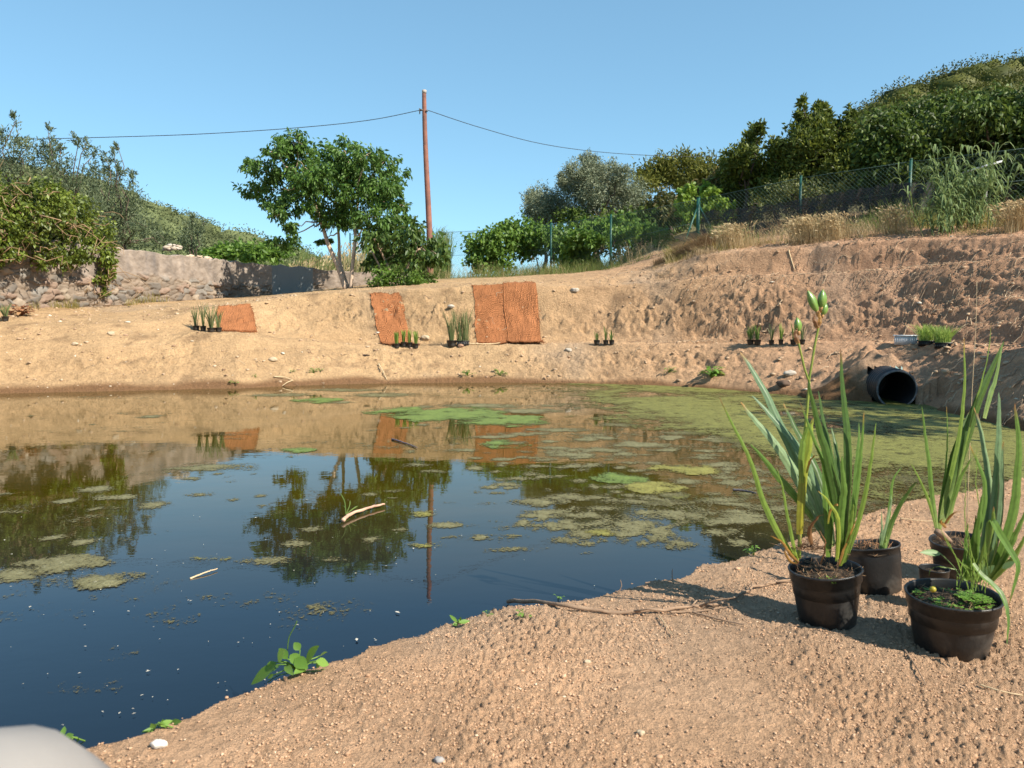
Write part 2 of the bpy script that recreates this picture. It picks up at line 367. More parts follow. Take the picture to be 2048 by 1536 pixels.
# ------------------------------------------------------------------ water
def watermat():
    m, n, b = newmat('pond_water'); tc = n.nodes.new('ShaderNodeTexCoord')
    mp = n.nodes.new('ShaderNodeMapping'); mp.inputs['Scale'].default_value = (1, 1.6, 1); lnk(n, tc.outputs['Object'], mp.inputs[0])
    t = noise_node(n, .7, 6, .65, mp.outputs[0]); r = n.nodes.new('ShaderNodeValToRGB')
    e = r.color_ramp.elements; e[0].position = .35; e[1].position = .7; e[0].color = (.036, .030, .002, 1); e[1].color = (.064, .044, .004, 1)
    lnk(n, t.outputs['Fac'], r.inputs[0]); sx = n.nodes.new('ShaderNodeSeparateXYZ'); lnk(n, tc.outputs['Object'], sx.inputs[0])
    mr = n.nodes.new('ShaderNodeMapRange'); mr.inputs[1].default_value = 2.7; mr.inputs[2].default_value = 4.6; lnk(n, sx.outputs[1], mr.inputs[0])   # deep dark water near, silty shallows far
    mx = n.nodes.new('ShaderNodeMix'); mx.data_type = 'RGBA'; mx.inputs[6].default_value = (.004, .009, .017, 1); lnk(n, mr.outputs[0], mx.inputs[0]); lnk(n, r.outputs[0], mx.inputs[7])
    lnk(n, mx.outputs[2], b.inputs['Base Color'])
    b.inputs['Roughness'].default_value = .008; b.inputs['IOR'].default_value = 1.48; b.inputs['Specular IOR Level'].default_value = .5
    t2 = noise_node(n, 5, 3, .5, mp.outputs[0]); t3 = noise_node(n, 26, 2, .5, mp.outputs[0])
    ad = n.nodes.new('ShaderNodeMath'); ad.operation = 'MULTIPLY_ADD'; ad.inputs[1].default_value = .18
    lnk(n, t3.outputs['Fac'], ad.inputs[0]); lnk(n, t2.outputs['Fac'], ad.inputs[2])
    bp = n.nodes.new('ShaderNodeBump'); bp.inputs['Strength'].default_value = .2; bp.inputs['Distance'].default_value = .002
    lnk(n, ad.outputs[0], bp.inputs['Height']); lnk(n, bp.outputs[0], b.inputs['Normal'])
    return m
wv = [(-11.5, -7, 0), (12, -7, 0), (12, 15, 0), (-11.5, 15, 0)]
tag(mesh_obj('water', wv, [(0, 1, 2, 3)], watermat()), kind='structure')
def algae_cells(px, py, rx, ry, cover=.55, step=.022, seed=1, edge=1.0):
    c = at(px, py, D_at_z(px, py)); D = c[1]; a = abs(at(px+rx, py, D)[0]-c[0]); b = (D_at_z(px, py-ry)-D_at_z(px, py+ry))/2
    nx = int(3.4*a/step)+3; ny = int(3.4*b/(step*1.3))+3
    X, Y = np.meshgrid(np.linspace(-1.7*a, 1.7*a, nx), np.linspace(-1.7*b, 1.7*b, ny)); X += c[0]; Y += c[1]
    q = np.hypot((X-c[0])/a, (Y-c[1])/b)
    f = .30+(1-q)*.45+(cover-.5)*.9+fbm(X*2.2/max(a, .3), Y*2.2/max(b, .3), 3, seed)*.45+fbm(X*6, Y*6, 3, seed+3)*.30-np.clip(q-1.15, 0, 1)*1.5
    Z = .003+np.clip(f-.3, 0, .6)*.006
    F = grid_faces(ny, nx); F = F[f.ravel()[F].max(1) > .12]
    return np.stack([X.ravel(), Y.ravel(), Z.ravel(), np.clip(f, 0, 1).ravel()], -1), F
def compact(V, F):
    u, inv = np.unique(F.ravel(), return_inverse=True); return V[u], inv.reshape(F.shape)
def algmat(name, a, b_, c_, fine=1.0):
    """fuzzy floating scum: attribute Col.r is its thickness; thin margins break up and let the water through"""
    m, n, b = newmat(name); tc = n.nodes.new('ShaderNodeTexCoord'); at_ = n.nodes.new('ShaderNodeVertexColor'); at_.layer_name = 'Col'
    sp_ = n.nodes.new('ShaderNodeSeparateColor'); lnk(n, at_.outputs[0], sp_.inputs[0])
    t1 = noise_node(n, 55*fine, 5, .75, tc.outputs['Object']); t2 = noise_node(n, 11, 4, .7, tc.outputs['Object'])
    def ma(x, k, y): 
        q = n.nodes.new('ShaderNodeMath'); q.operation = 'MULTIPLY_ADD'; lnk(n, x, q.inputs[0]); q.inputs[1].default_value = k
        if isinstance(y, float): q.inputs[2].default_value = y
        else: lnk(n, y, q.inputs[2])
        return q.outputs[0]
    d = ma(t1.outputs['Fac'], 1.15, ma(t2.outputs['Fac'], .75, ma(sp_.outputs[0], .72, -.80)))
    mr = n.nodes.new('ShaderNodeMapRange'); mr.interpolation_type = 'SMOOTHSTEP'; mr.inputs[1].default_value = .33; mr.inputs[2].default_value = .52; lnk(n, d, mr.inputs[0]); lnk(n, mr.outputs[0], b.inputs['Alpha'])
    r = n.nodes.new('ShaderNodeValToRGB'); e = r.color_ramp.elements; e.new(.5)
    for i, (p, cc) in enumerate(((.32, a), (.52, b_), (.85, c_))): e[i].position = p; e[i].color = (*cc, 1)
    lnk(n, d, r.inputs[0]); lnk(n, r.outputs[0], b.inputs['Base Color']); b.inputs['Roughness'].default_value = .55
    b.inputs['Specular IOR Level'].default_value = .35
    bp = n.nodes.new('ShaderNodeBump'); bp.inputs['Strength'].default_value = .8; bp.inputs['Distance'].default_value = .012
    lnk(n, d, bp.inputs['Height']); lnk(n, bp.outputs[0], b.inputs['Normal']); return m
def alg_obj(name, V, F, mt, loc=None):
    V = V.copy(); V[:, 3] = np.minimum(V[:, 3], .72 if mt is AG else .66)
    return mesh_obj(name, V[:, :3], F, mt, None, True, np.repeat(V[:, 3:4], 3, 1), loc=loc)
AG = algmat('green_algae', (.055, .07, .015), (.11, .155, .03), (.20, .27, .055))
AY = algmat('yellow_algae', (.07, .06, .012), (.19, .17, .035), (.34, .32, .08))
AB = algmat('dull_algae', (.06, .05, .018), (.14, .125, .05), (.26, .24, .12))
AF = algmat('far_algae', (.05, .042, .012), (.13, .125, .028), (.25, .25, .06))
big = [ (900,828,95,13,.62,AG,'bright green algae mat, thickest of the floating mats, in front of the tall reed tray'),
 (1005,840,78,11,.6,AG,'green algae mat over the reflection of the wide coir mat'),
 (800,822,62,8,.5,AG,'long thin green algae mat over the reflection of the narrow coir mat'),
 (645,801,55,5,.45,AG,'thin yellow green algae streak near the far bank, left of the green mats'),
 (1370,939,62,9,.6,AY,'mustard yellow algae mat floating left of the tall iris leaves'),
 (1248,956,58,10,.52,AG,'pale green algae mat just left of the brightest yellow green mat'),
 (1312,976,52,11,.62,AY,'brightest yellow green algae mat in the middle of the right hand mats'),
 (1285,1004,82,8,.45,AB,'long dull olive algae mat below the bright yellow green mat'),
 (1085,1004,60,10,.42,AB,'dull grey green algae mat on the olive tree reflection'),
 (1204,1067,30,7,.55,AY,'small oval yellowish algae mat at the tip of the olive reflection'),
 (1352,1085,38,14,.32,AB,'loose dark algae mat nearest the right hand shore'),
 (135,1130,100,18,.42,AB,'broad brown algae raft at the left edge of the pond'),
 (215,1163,105,17,.42,AB,'ragged brown algae raft, nearest of the rafts on the left'),
 (400,1117,58,8,.40,AY,'forked yellowish algae wisp between the left raft and the tree reflection'),
 (850,1092,40,8,.5,AY,'lower of two small algae mats crossing the pole reflection'),
 (850,1028,28,6,.5,AY,'upper of two small algae mats crossing the pole reflection'),
 (1010,888,46,9,.42,AG,'thin broken green algae mat in the lower reflection of the wide coir mat'),
 (590,901,36,5,.42,AG,'thin pale green algae mat left of the floating stick') ]
for i, (px, py, rx, ry, cov, mt, lb) in enumerate(big):
    V, F = compact(*algae_cells(px, py, rx, ry, cov, .014 if py > 900 else .02, 200+i*13))
    loc = at(px, py, D_at_z(px, py)); loc[2] = .004
    tag(alg_obj('algae_mat', V, F, mt, loc), lb, 'algae', 'algae mats floating on the pond')
small = [(1240,850,45,4),(1375,866,48,5),(1405,915,32,5),(1375,964,36,7),(1180,1030,32,6),(1090,1026,34,7),(1140,1051,30,6),(1110,1057,24,4),(1285,1050,32,8),(1160,962,20,4),
 (190,979,32,5),(240,995,38,4),(312,1009,26,6),(400,990,30,4),(470,999,13,3),(520,991,10,3),(130,1003,17,4),(165,1085,20,6),(100,1076,20,4),(35,1150,40,12),
 (520,1122,50,8),(592,1086,27,7),(625,1060,28,4),(662,1120,32,5),(742,989,16,4),(895,1050,32,5),(862,943,32,4),(835,930,30,4),(948,936,20,5),(1020,976,24,3),
 (1018,1099,46,4),(962,1075,15,5),(741,1079,16,4),(800,1060,18,4),(1430,1066,17,3),(930,900,25,3),(1065,948,20,4),(1140,910,50,4),(1200,900,60,5),(1290,890,60,5),(1460,880,60,6),
 (1440,930,50,6),(1460,965,50,7),(1450,1000,45,6),(1480,1040,50,8),(1050,868,60,4),(1120,860,70,4),(430,935,80,8),(690,780,60,3),(560,790,60,3),(760,790,60,4),(960,812,70,4),(1060,822,60,5)]
X, Y = np.meshgrid(np.arange(-7.5, 4.6, .028), np.arange(2.0, 12.7, .036)); f = np.zeros(X.shape)
n1 = fbm(X*1.6, Y*2.2, 4, 601); n2 = fbm(X*7, Y*8, 3, 605)
pxx = 1024+1545*X/Y; pyy = 640+1540*H0/Y
rg = np.random.RandomState(12); spots = [(a_, b_, c_, d_, .52 if b_ < 960 else .58) for a_, b_, c_, d_ in small]
for i in range(150):
    px = rg.uniform(0, 1560); py = rg.choice((rg.uniform(800, 960), rg.uniform(930, 1140), rg.uniform(860, 1010)))
    if px < 950 and rg.rand() < .6: continue
    spots.append((px, py, rg.uniform(8, 30), rg.uniform(1.5, 4), .45))
for i in range(120): py = rg.uniform(870, 1090); spots.append((rg.uniform(980, 1540), py, rg.uniform(10, 36), rg.uniform(2, 3)*(py-640)/200, rg.uniform(.45, .6)))
for (px, py, rx, ry, k) in spots:
    cx_, cy_, _z = at(px, py, D_at_z(px, py)); a = rx*pxm(cy_); b = (D_at_z(px, py-ry)-D_at_z(px, py+ry))/2
    f = np.maximum(f, k+.22-.42*np.hypot((X-cx_)/a, (Y-cy_)/b))
f = np.where(f > .02, f+n1*.22+n2*.20, 0)
# faint thin film drifting over the right half
film = np.interp(pxx, (500, 850, 1150, 1700), (.0, .10, .18, .34))*np.interp(pyy, (790, 860, 1050, 1120), (.4, 1, 1, 0))
f = np.maximum(f, film+n1*.42+n2*.22-.05)
az_ = np.degrees(np.arctan2(X, Y)); f = np.where(np.hypot(X, Y) < np.interp(az_, naz, nr)+.02, 0, f)
F = grid_faces(*X.shape); F = F[f.ravel()[F].max(1) > .14]
V, F = compact(np.stack([X.ravel(), Y.ravel(), np.full(X.size, .0022), np.clip(f, 0, 1).ravel()], -1), F)
tag(alg_obj('algae_scum', V, F, AB), 'small scraps and thin films of olive algae scattered over the pond', 'algae', kind='stuff')
# dense algae field in the far right part of the pond
st = .03; X, Y = np.meshgrid(np.arange(.2, 7.2, st), np.arange(4.0, 13.2, st*1.25))
px_ = 1024+1545*X/Y; py_ = 640+1540*H0/Y
dens = np.interp(px_, (1050, 1200, 1450, 1700, 2048), (.05, .34, .42, .50, .52))
lo = np.interp(px_, (1100, 1200, 1450, 1600, 1750, 2048), (790, 815, 850, 900, 940, 960)); fade = np.clip((lo-py_)/50, -1.0, .4)
f = dens+fade*.40+fbm(X*.9, Y*1.1, 4, 301)*.40+fbm(X*5, Y*6, 3, 303)*.28
f = np.clip(f, 0, .92); F = grid_faces(*X.shape); F = F[f.ravel()[F].max(1) > .14]
V, F = compact(np.stack([X.ravel(), Y.ravel(), .004+np.clip(f.ravel()-.3, 0, .5)*.006, f.ravel()], -1), F)
tag(alg_obj('algae_field', V, F, AF), 'olive green algae blanket covering the water by the drain pipe', 'algae', kind='stuff')
# pale specks of seed fluff and leaf on the water
rg = np.random.RandomState(5); mb = MB()
for i in range(230):
    px = rg.uniform(0, 1500); py = rg.uniform(840, 1500); 
    if i % 3 == 0: py = rg.uniform(1000, 1480); px = rg.uniform(0, 900)
    D = D_at_z(px, py); p = at(px, py, D)
    az = math.degrees(math.atan2(p[0], p[1]))
    if math.hypot(p[0], p[1]) < np.interp(az, naz, nr)+.1: continue
    s = rg.uniform(.0010, .0028)*(1 if i % 9 else 2.0); a = rg.uniform(0, 3.14); l = s*rg.uniform(1, 3.2)
    ca, sa = math.cos(a), math.sin(a); h = .006
    mb.add([p+np.array((ca*l, sa*l, h)), p+np.array((-sa*s, ca*s, h+.001)), p+np.array((-ca*l, -sa*l, h)), p+np.array((sa*s, -ca*s, h+.001))], [(0, 1, 2, 3)])
tag(mb.build('floating_specks', pmat('fluff', (.62, .58, .48), (.4, .36, .28), 40)), 'pale seed fluff and bits floating on the pond', 'debris', kind='stuff')
# ------------------------------------------------------------------ soil crumbs and stones (stuff)
def icos():
    t = (1+5**.5)/2; v = np.array([(-1,t,0),(1,t,0),(-1,-t,0),(1,-t,0),(0,-1,t),(0,1,t),(0,-1,-t),(0,1,-t),(t,0,-1),(t,0,1),(-t,0,-1),(-t,0,1)], float)
    f = np.array([(0,11,5),(0,5,1),(0,1,7),(0,7,10),(0,10,11),(1,5,9),(5,11,4),(11,10,2),(10,7,6),(7,1,8),(3,9,4),(3,4,2),(3,2,6),(3,6,8),(3,8,9),(4,9,5),(2,4,11),(6,2,10),(8,6,7),(9,8,1)])
    return v/np.linalg.norm(v[0]), f
IV, IF = icos()
def crumbs(P, S, seed):
    rg = np.random.RandomState(seed); n = len(P)
    V = IV[None]*(1+(rg.rand(n, 12, 1)-.5)*.8)
    V = V*(S[:, None, None]*np.stack([rg.uniform(.7, 1.25, n), rg.uniform(.7, 1.25, n), rg.uniform(.35, .75, n)], -1)[:, None, :])
    a = rg.uniform(0, 6.28, n); ca, sa = np.cos(a)[:, None], np.sin(a)[:, None]
    V = np.stack([V[..., 0]*ca-V[..., 1]*sa, V[..., 0]*sa+V[..., 1]*ca, V[..., 2]], -1)+P[:, None, :]
    return V.reshape(-1, 3), (IF[None]+np.arange(n)[:, None, None]*12).reshape(-1, 3)
def crumbmat(name, cols):
    m, n, b = newmat(name); g = n.nodes.new('ShaderNodeNewGeometry'); r = n.nodes.new('ShaderNodeValToRGB'); e = r.color_ramp.elements
    while len(e) < len(cols): e.new(.5)
    for i, (p, cc) in enumerate(cols): e[i].position = p; e[i].color = (*cc, 1)
    lnk(n, g.outputs['Random Per Island'], r.inputs[0]); lnk(n, r.outputs[0], b.inputs['Base Color']); b.inputs['Roughness'].default_value = .95
    b.inputs['Specular IOR Level'].default_value = .12; return m
CR = crumbmat('crumb', [(0, (.38,.23,.14)), (.3, (.48,.295,.18)), (.7, (.53,.335,.205)), (.97, (.56,.37,.24)), (1, (.66,.53,.38))])
rg = np.random.RandomState(3); N = 95000
D = np.exp(rg.uniform(math.log(1.15), math.log(5.3), N)); x = D*rg.uniform(-.75, .75, N); z = HD(x, D)
cl = fbm(x*2.2, D*2.2, 3, 81); k = (z > .035) & (rg.rand(N) < np.clip(.6+cl*2.0, .12, 1)); x, D, z = x[k], D[k], z[k]
S = .0010+.0026*rg.rand(len(x))**2.5+(rg.rand(len(x)) > .985)*.003*rg.rand(len(x))+(rg.rand(len(x)) > .9975)*.006*rg.rand(len(x)); S *= np.clip(.8+.2*D, 1, 1.7)
V, F = crumbs(np.stack([x, D, z+S*.08], -1), S, 4)
tag(mesh_obj('gravel', V, F, CR), 'loose crumbs of dry soil on the near bank', 'gravel', kind='stuff')
# clods and stones on the far banks
N = 5200; px = rg.uniform(-60, 2100, N); t = rg.rand(N)
P = []; S = []
D = rg.uniform(7, 16.5, N); x = (px-1024)/1545*D; z = HD(x, D); k = z > .06
x, D, z = x[k], D[k], z[k]; S = .006+.022*rg.rand(len(x))**4*1.3+.012*rg.rand(len(x))**2; S *= 1+.2*np.clip(x/5, 0, 1)
k = np.hypot(x-5.3, D-10.3) > .95; k2 = abs((x-4.77)-(D-9.55)*.15) > .30; k = k2 | (D < 9.4) | (D > 11.0); x, D, z, S = x[k], D[k], z[k], S[k]
V, F = crumbs(np.stack([x, D, z+S*.1], -1), S, 9)
CF = crumbmat('clod', [(0, (.30,.19,.12)), (.4, (.42,.29,.185)), (.93, (.47,.34,.225)), (.97, (.6,.52,.4)), (1, (.66,.6,.5))])
tag(mesh_obj('bank_clods', V, F, CF), 'clods and small stones strewn over the far bank', 'soil', kind='stuff')
# ------------------------------------------------------------------ leaves and trees
def leaves(C, Dr, L, Wd, rg, fold=.25, roll=None):
    """rhombus leaves: base C, direction Dr, length L, width Wd"""
    n = len(C); Dr = Dr/(np.linalg.norm(Dr, axis=1)[:, None]+1e-9)
    q = rg.normal(size=(n, 3)); q[:, 2] *= .5; sd = np.cross(Dr, q if roll is None else roll); sd /= np.linalg.norm(sd, axis=1)[:, None]+1e-9
    up = np.cross(sd, Dr); L = np.broadcast_to(L, (n,))[:, None]; Wd = np.broadcast_to(Wd, (n,))[:, None]
    m = C+Dr*L*.45
    V = np.stack([C, m+sd*Wd*.5+up*Wd*fold, C+Dr*L-np.array((0, 0, 1))*L*.12, m-sd*Wd*.5+up*Wd*fold], 1)
    i = np.arange(n)[:, None]*4
    return V.reshape(-1, 3), np.concatenate([i+np.array([[0, 1, 2]]), i+np.array([[0, 2, 3]])], 0)
def crown(clumps, D, n, L, asp, rg, droop=.5, tuft=.28, dz=.7, depth=1.2, upb=0, spread=.55, dense=30):
    """clumps: photo ellipses (px,py,rx,ry) at depth D; returns V,F and world clump centres"""
    cs = []; area = []
    for c in clumps:
        d = D+rg.uniform(-dz, dz) if len(c) < 5 else c[4]
        ctr = at(c[0], c[1], d); m = pxm(d); cs.append((ctr, c[2]*m, c[3]*m)); area.append(c[2]*c[3]+20)
    area = np.array(area, float)**.85; area /= area.sum(); Vs = MB()
    for (ctr, rx, rz), a in zip(cs, area):
        k = max(3, int(n*a)); nt = max(2, k//dense)
        u = rg.normal(size=(nt, 3)); u /= np.linalg.norm(u, axis=1)[:, None]; rad = rg.uniform(.35, 1, nt)**.5
        tc = ctr+u*rad[:, None]*np.array((rx, (rx+rz)/2*depth, rz)); td = u+rg.normal(size=(nt, 3))*.35; td[:, 2] += upb
        td /= np.linalg.norm(td, axis=1)[:, None]
        id_ = rg.randint(0, nt, k); ts = tuft*min(1, (rx+rz)/2/.5)
        s = rg.rand(k)[:, None]
        p = tc[id_]+td[id_]*(s-.5)*ts*2.2+rg.normal(size=(k, 3))*ts*.38
        dr = td[id_]*.5+rg.normal(size=(k, 3))*spread; dr[:, 2] -= droop
        V, F = leaves(p, dr, L*rg.uniform(.65, 1.2, k), L*asp*rg.uniform(.7, 1.2, k), rg); Vs.add(V, F)
    return Vs, cs
def limb(mb, a, b, r0, r1, rg, wob=.08, n=7, seg=5):
    t = np.linspace(0, 1, n)[:, None]; P = np.asarray(a)*(1-t)+np.asarray(b)*t; L = np.linalg.norm(np.asarray(b)-np.asarray(a))
    P[1:-1] += rg.normal(size=(n-2, 3))*wob*L*.5; P[:, 2] += (t[:, 0]*(1-t[:, 0]))*L*.12
    mb.tube(P, np.linspace(r0, r1, n), seg)
BARK = pmat('bark_pale', (.42, .30, .20), (.25, .18, .13), 9, .9, .5, 60, .01)
BARKD = pmat('bark_dark', (.14, .10, .075), (.08, .06, .045), 9, .9, .5, 60, .01)
def tree(name, label, cat, clumps, D, base, n, L, asp, leafm, bark=BARKD, stems=None, tr=.09, seed=1, group=None, **kw):
    rg = np.random.RandomState(seed)
    bs = np.array((*at(base[0], base[1], D)[:2], 0.)); bs[2] = H(bs[0], bs[1])-.05
    t = thing(name, label, cat, bs, group)
    V, cs = crown(clumps, D, n, L, asp, rg, **kw)
    V.build('crown', leafm, t)
    mb = MB(); tops = []
    if stems is None:
        cm = np.mean([c[0] for c in cs], 0); top = bs*.45+cm*.55; top[:2] = bs[:2]*.6+cm[:2]*.4
        limb(mb, bs, top, tr, tr*.6, rg, .06, 8, 8); tops = [top]
    else:
        for k, s in enumerate(stems):
            P = spline([at(a, b, D+dd) for a, b, dd in s], 16); P[0][2] = min(P[0][2], bs[2])
            mb.tube(P, np.linspace(tr*(1 if k != 1 else .8), tr*.38, 16), 8); tops += [P[9], P[12], P[-1]]
    for c in cs:
        a = min(tops, key=lambda q: np.linalg.norm(q-c[0])); limb(mb, a, c[0], tr*.35, tr*.10, rg)
        for q in range(2): 
            e = c[0]+rg.normal(size=3)*np.array((c[1], c[1], c[2]))*.5; limb(mb, c[0], e, tr*.12, tr*.05, rg, .1, 5, 4)
    mb.build('trunk', bark, t, True)
    return t
LG = leafmat('leaf_fresh', [(.045,.095,.016), (.075,.15,.026), (.13,.23,.045)], .48, .32, .3)
LP = leafmat('leaf_side', [(.04,.08,.016), (.07,.125,.025), (.13,.19,.045)], .45, .28, .3)
LW = leafmat('leaf_willow', [(.06,.085,.04), (.10,.13,.065), (.16,.19,.10)], .55, .25)
LI = leafmat('leaf_ivy', [(.06,.085,.012), (.11,.15,.02), (.17,.21,.03)], .45, .3, .4, 1.2)
LV = leafmat('leaf_vine', [(.07,.13,.02), (.11,.20,.03), (.17,.27,.045)], .5, .38)
LO = leafmat('leaf_olive', [(.12,.14,.08), (.18,.205,.12), (.28,.31,.20)], .55, .15)
LL = leafmat('leaf_laurel', [(.045,.065,.010), (.085,.115,.018), (.17,.20,.035)], .5, .25, .25)
LD = leafmat('leaf_dark', [(.025,.045,.008), (.055,.09,.014), (.13,.185,.035)], .5, .25, .22)
LN = leafmat('leaf_pine', [(.05,.06,.010), (.08,.09,.016), (.13,.13,.028)], .6, .12, .2, .25)
LQ = leafmat('leaf_loquat', [(.04,.055,.014), (.075,.09,.02), (.12,.125,.035), (.20,.14,.05)], .5, .2)
# -- young tree on the terrace
tree('broadleaf_tree', 'tall young tree with three bare pale stems and drooping dark green leaves on the terrace', 'tree',
 [(585,285,30,20),(545,305,26,13),(600,308,50,26),(505,325,25,9),(545,338,45,16),(690,302,36,20),(735,308,28,18),(770,322,30,16),(790,348,26,10),(650,345,60,28),(720,350,55,28),(780,375,30,13),
  (500,379,28,8),(550,376,46,13),(610,380,42,20),(540,404,28,11),(560,428,32,14),(590,410,30,14),(570,483,26,14),(580,455,22,12),(648,480,16,8),(650,412,46,18),(710,398,50,24),(770,405,38,18),(802,410,24,8),
  (755,438,42,18),(808,436,22,9),(690,440,34,18),(625,350,45,25),(560,350,30,12),(770,375,36,20),(735,375,40,22),(700,330,36,20),(665,440,36,18)],
 19.3, (693,583), 19000, .125, .42, LG, pmat('bark_tan', (.62, .47, .35), (.40, .29, .21), 7, .85, .4, 60, .01),
 [[(693,583,0),(676,534,0),(655,485,.1),(643,443,.2),(632,415,.2),(618,375,0)], [(701,584,-.1),(705,530,-.1),(710,488,0),(711,450,.2),(718,390,.3)], [(697,583,.1),(686,549,.2),(679,519,.4),(678,481,.5),(672,400,.6)]],
 .066, 11, dz=.8, droop=.75, tuft=.19)
# -- lower bushy tree beside it
PCL = [(748,478,26,15),(775,465,38,18),(825,462,38,16),(852,490,34,16),(872,508,24,14),(752,510,28,18),(795,505,42,20),(838,520,28,13),(882,512,14,16)]
tree('persimmon_tree', 'low spreading tree with large glossy leaves beside the foot of the utility pole', 'tree',
 PCL,
 18.6, (792,574), 2600, .16, .48, LP, BARK, [[(796,574,0),(775,530,.1),(760,500,0)], [(772,578,0),(765,545,0),(745,505,.3)], [(800,576,0),(812,540,-.1),(835,500,-.2)]], .045, 12, dz=.7, droop=.75)
tree('shrub', 'bright green bush at the foot of the low spreading tree', 'shrub', [(800,553,45,18),(830,562,28,13),(765,560,25,14),(850,560,22,10)], 18.0, (805,578), 2400, .09, .4, LV, BARKD, None, .02, 13, dz=.3, droop=.2)
# -- willows behind the hedge
kw = dict(droop=-.35, upb=.9, tuft=.22, dz=1.0, dense=26, spread=.4)
tree('willow_tree', 'grey green feathery tree behind the hedge at the left edge', 'tree', [(30,248,5,16),(34,272,10,24),(6,275,6,18),(50,300,6,20),(14,300,18,30),(45,320,25,40),(10,370,35,45),(60,390,35,45),(-40,330,40,60),(-30,400,50,60)], 23, (20,560), 5200, .14, .24, LW, seed=21, **kw)
tree('willow_tree', 'grey green feathery tree with twin thin tops, second from the left edge', 'tree', [(97,266,5,15),(99,290,8,18),(122,290,5,14),(108,320,24,30),(158,280,9,16),(172,292,5,20),(128,350,40,40),(180,318,12,24),(150,390,50,45),(100,430,45,40),(170,440,40,40),(74,315,14,28)], 23.5, (130,560), 6200, .14, .24, LW, seed=22, **kw)
tree('willow_tree', 'grey green feathery tree leaning right over the bare end of the stone wall', 'tree', [(212,322,4,18),(218,345,7,20),(236,295,5,10),(228,316,6,16),(236,350,8,18),(200,370,34,36),(262,362,10,16),(240,405,40,34),(262,430,40,28),(230,465,50,35),(290,452,22,18),(300,480,24,18),(330,480,14,16),(190,470,40,32)], 24, (250,560), 6800, .14, .24, LW, seed=23, **kw)
tree('cypress_tree', 'small narrow dark tree standing behind the stone wall', 'tree', [(385,440,5,10),(384,462,12,20),(382,487,18,20),(405,450,4,14),(372,480,8,22)], 32, (384,560), 1900, .13, .35, LW, seed=24, droop=-.3, upb=.9, tuft=.3, dz=.4)
# -- ivy hedge spilling over the stone wall
HED = [(20,385,55,28),(80,395,60,28),(140,425,50,30),(60,432,70,36),(185,462,40,30),(110,465,60,30),(15,470,50,34),(60,500,55,26),(140,498,50,24),(200,498,28,28),(214,530,16,28),(200,568,14,22),(10,515,30,22),(120,520,40,14),(-60,420,60,60),(-60,490,60,40)]
rg = np.random.RandomState(31)
def wall_pt(px):     # plan position of the garden wall's front face
    D = float(np.interp(px, (-900, -150, 0, 230, 480, 560, 680, 820), (8.2, 12.1, 13.7, 16.4, 20.4, 21.0, 21.5, 22))); return np.array(((px-1024)/1545*D, D))
hd = [(a, b, c_, d, wall_pt(a)[1]-(.15 if b > 490 else -.15+rg.uniform(-.3, .45))) for a, b, c_, d in HED]
hb = wall_pt(90); hedge = thing('ivy_hedge', 'thick yellow green ivy hedge with bare brown stems spilling over the stone wall', 'hedge', (hb[0], hb[1], H(*hb)))
Vh, cs = crown(hd, 15, 20000, .075, .7, rg, droop=.35, tuft=.16, depth=.9, dense=30); Vh.build('foliage', LI, hedge)
mb = MB()
for i in range(110):
    c = cs[rg.randint(len(cs))]; a = c[0]+rg.normal(size=3)*np.array((c[1], .2, c[2]))*.6; a[1] -= c[1]*.75
    b = a+np.array((rg.normal()*.5, rg.normal()*.12, rg.normal()*.28-.1)); limb(mb, a, b, .011, .004, rg, .22, 8, 4)
for i in range(14):
    a = cs[[11, 10, 9, 13, 8][i % 5]][0]; limb(mb, a+rg.normal(size=3)*.2, a+np.array((rg.normal()*.3, -.15, -rg.uniform(.1, .5))), .012, .004, rg, .2, 8, 4)
mb.build('stem', pmat('stem_brown', (.36, .24, .13), (.22, .14, .08), 10), hedge)
# ------------------------------------------------------------------ stone garden wall
wp = np.array([wall_pt(p) for p in (-900, -150, 0, 230, 480, 560, 680, 820)]); sg = np.r_[0, np.cumsum(np.hypot(*np.diff(wp, axis=0).T))]
L = sg[-1]; ns = int(L/.028); nz = 64; s = np.linspace(0, L, ns); bx = np.interp(s, sg, wp[:, 0]); by = np.interp(s, sg, wp[:, 1])
tx, ty = np.gradient(bx), np.gradient(by); q = np.hypot(tx, ty); nx_, ny_ = ty/q, -tx/q
ztop = np.interp(s, sg, (2.56,2.56,2.56,2.56,2.56,2.50,2.40,2.36))+.03*fbm(s*.8, s*0, 3, 5)+.05*fbm(s*4, s*0+3, 2, 6)*(s > 5); zb = HD(bx, by)-.12
v = np.linspace(0, 1, nz); SS, VZ = np.meshgrid(s, v, indexing='ij'); ZZ = zb[:, None]*(1-VZ)+ztop[:, None]*VZ
d1, d2, idv = worley(SS*4.0+fbm(SS*3, ZZ*3, 3, 7)*.9, ZZ*9.0+fbm(SS*3, ZZ*3, 3, 8)*.9, 17)
gap = np.clip((d2-d1)/.16, 0, 1); hrel = ZZ-(1.95+.18*fbm(SS*.9, ZZ*.9, 3, 19)); plast = np.clip(hrel/.14+fbm(SS*3, ZZ*3, 3, 23)*.8, 0, 1)
conc = ((SS > np.interp(545, (-900, -150, 0, 230, 480, 560, 680, 820), sg)) & (SS < np.interp(628, (-900, -150, 0, 230, 480, 560, 680, 820), sg))).astype(float)
relief = gap*.075*(.3+idv)*(1-plast)+plast*.03+fbm(SS*9, ZZ*9, 4, 29, .65)*.022; relief = relief*(1-conc)+.05*conc
WX = bx[:, None]+nx_[:, None]*relief; WY = by[:, None]+ny_[:, None]*relief
pal = np.array([(.24,.19,.145), (.20,.16,.125), (.27,.21,.16), (.22,.20,.175), (.15,.13,.11), (.31,.25,.19), (.26,.185,.14)])
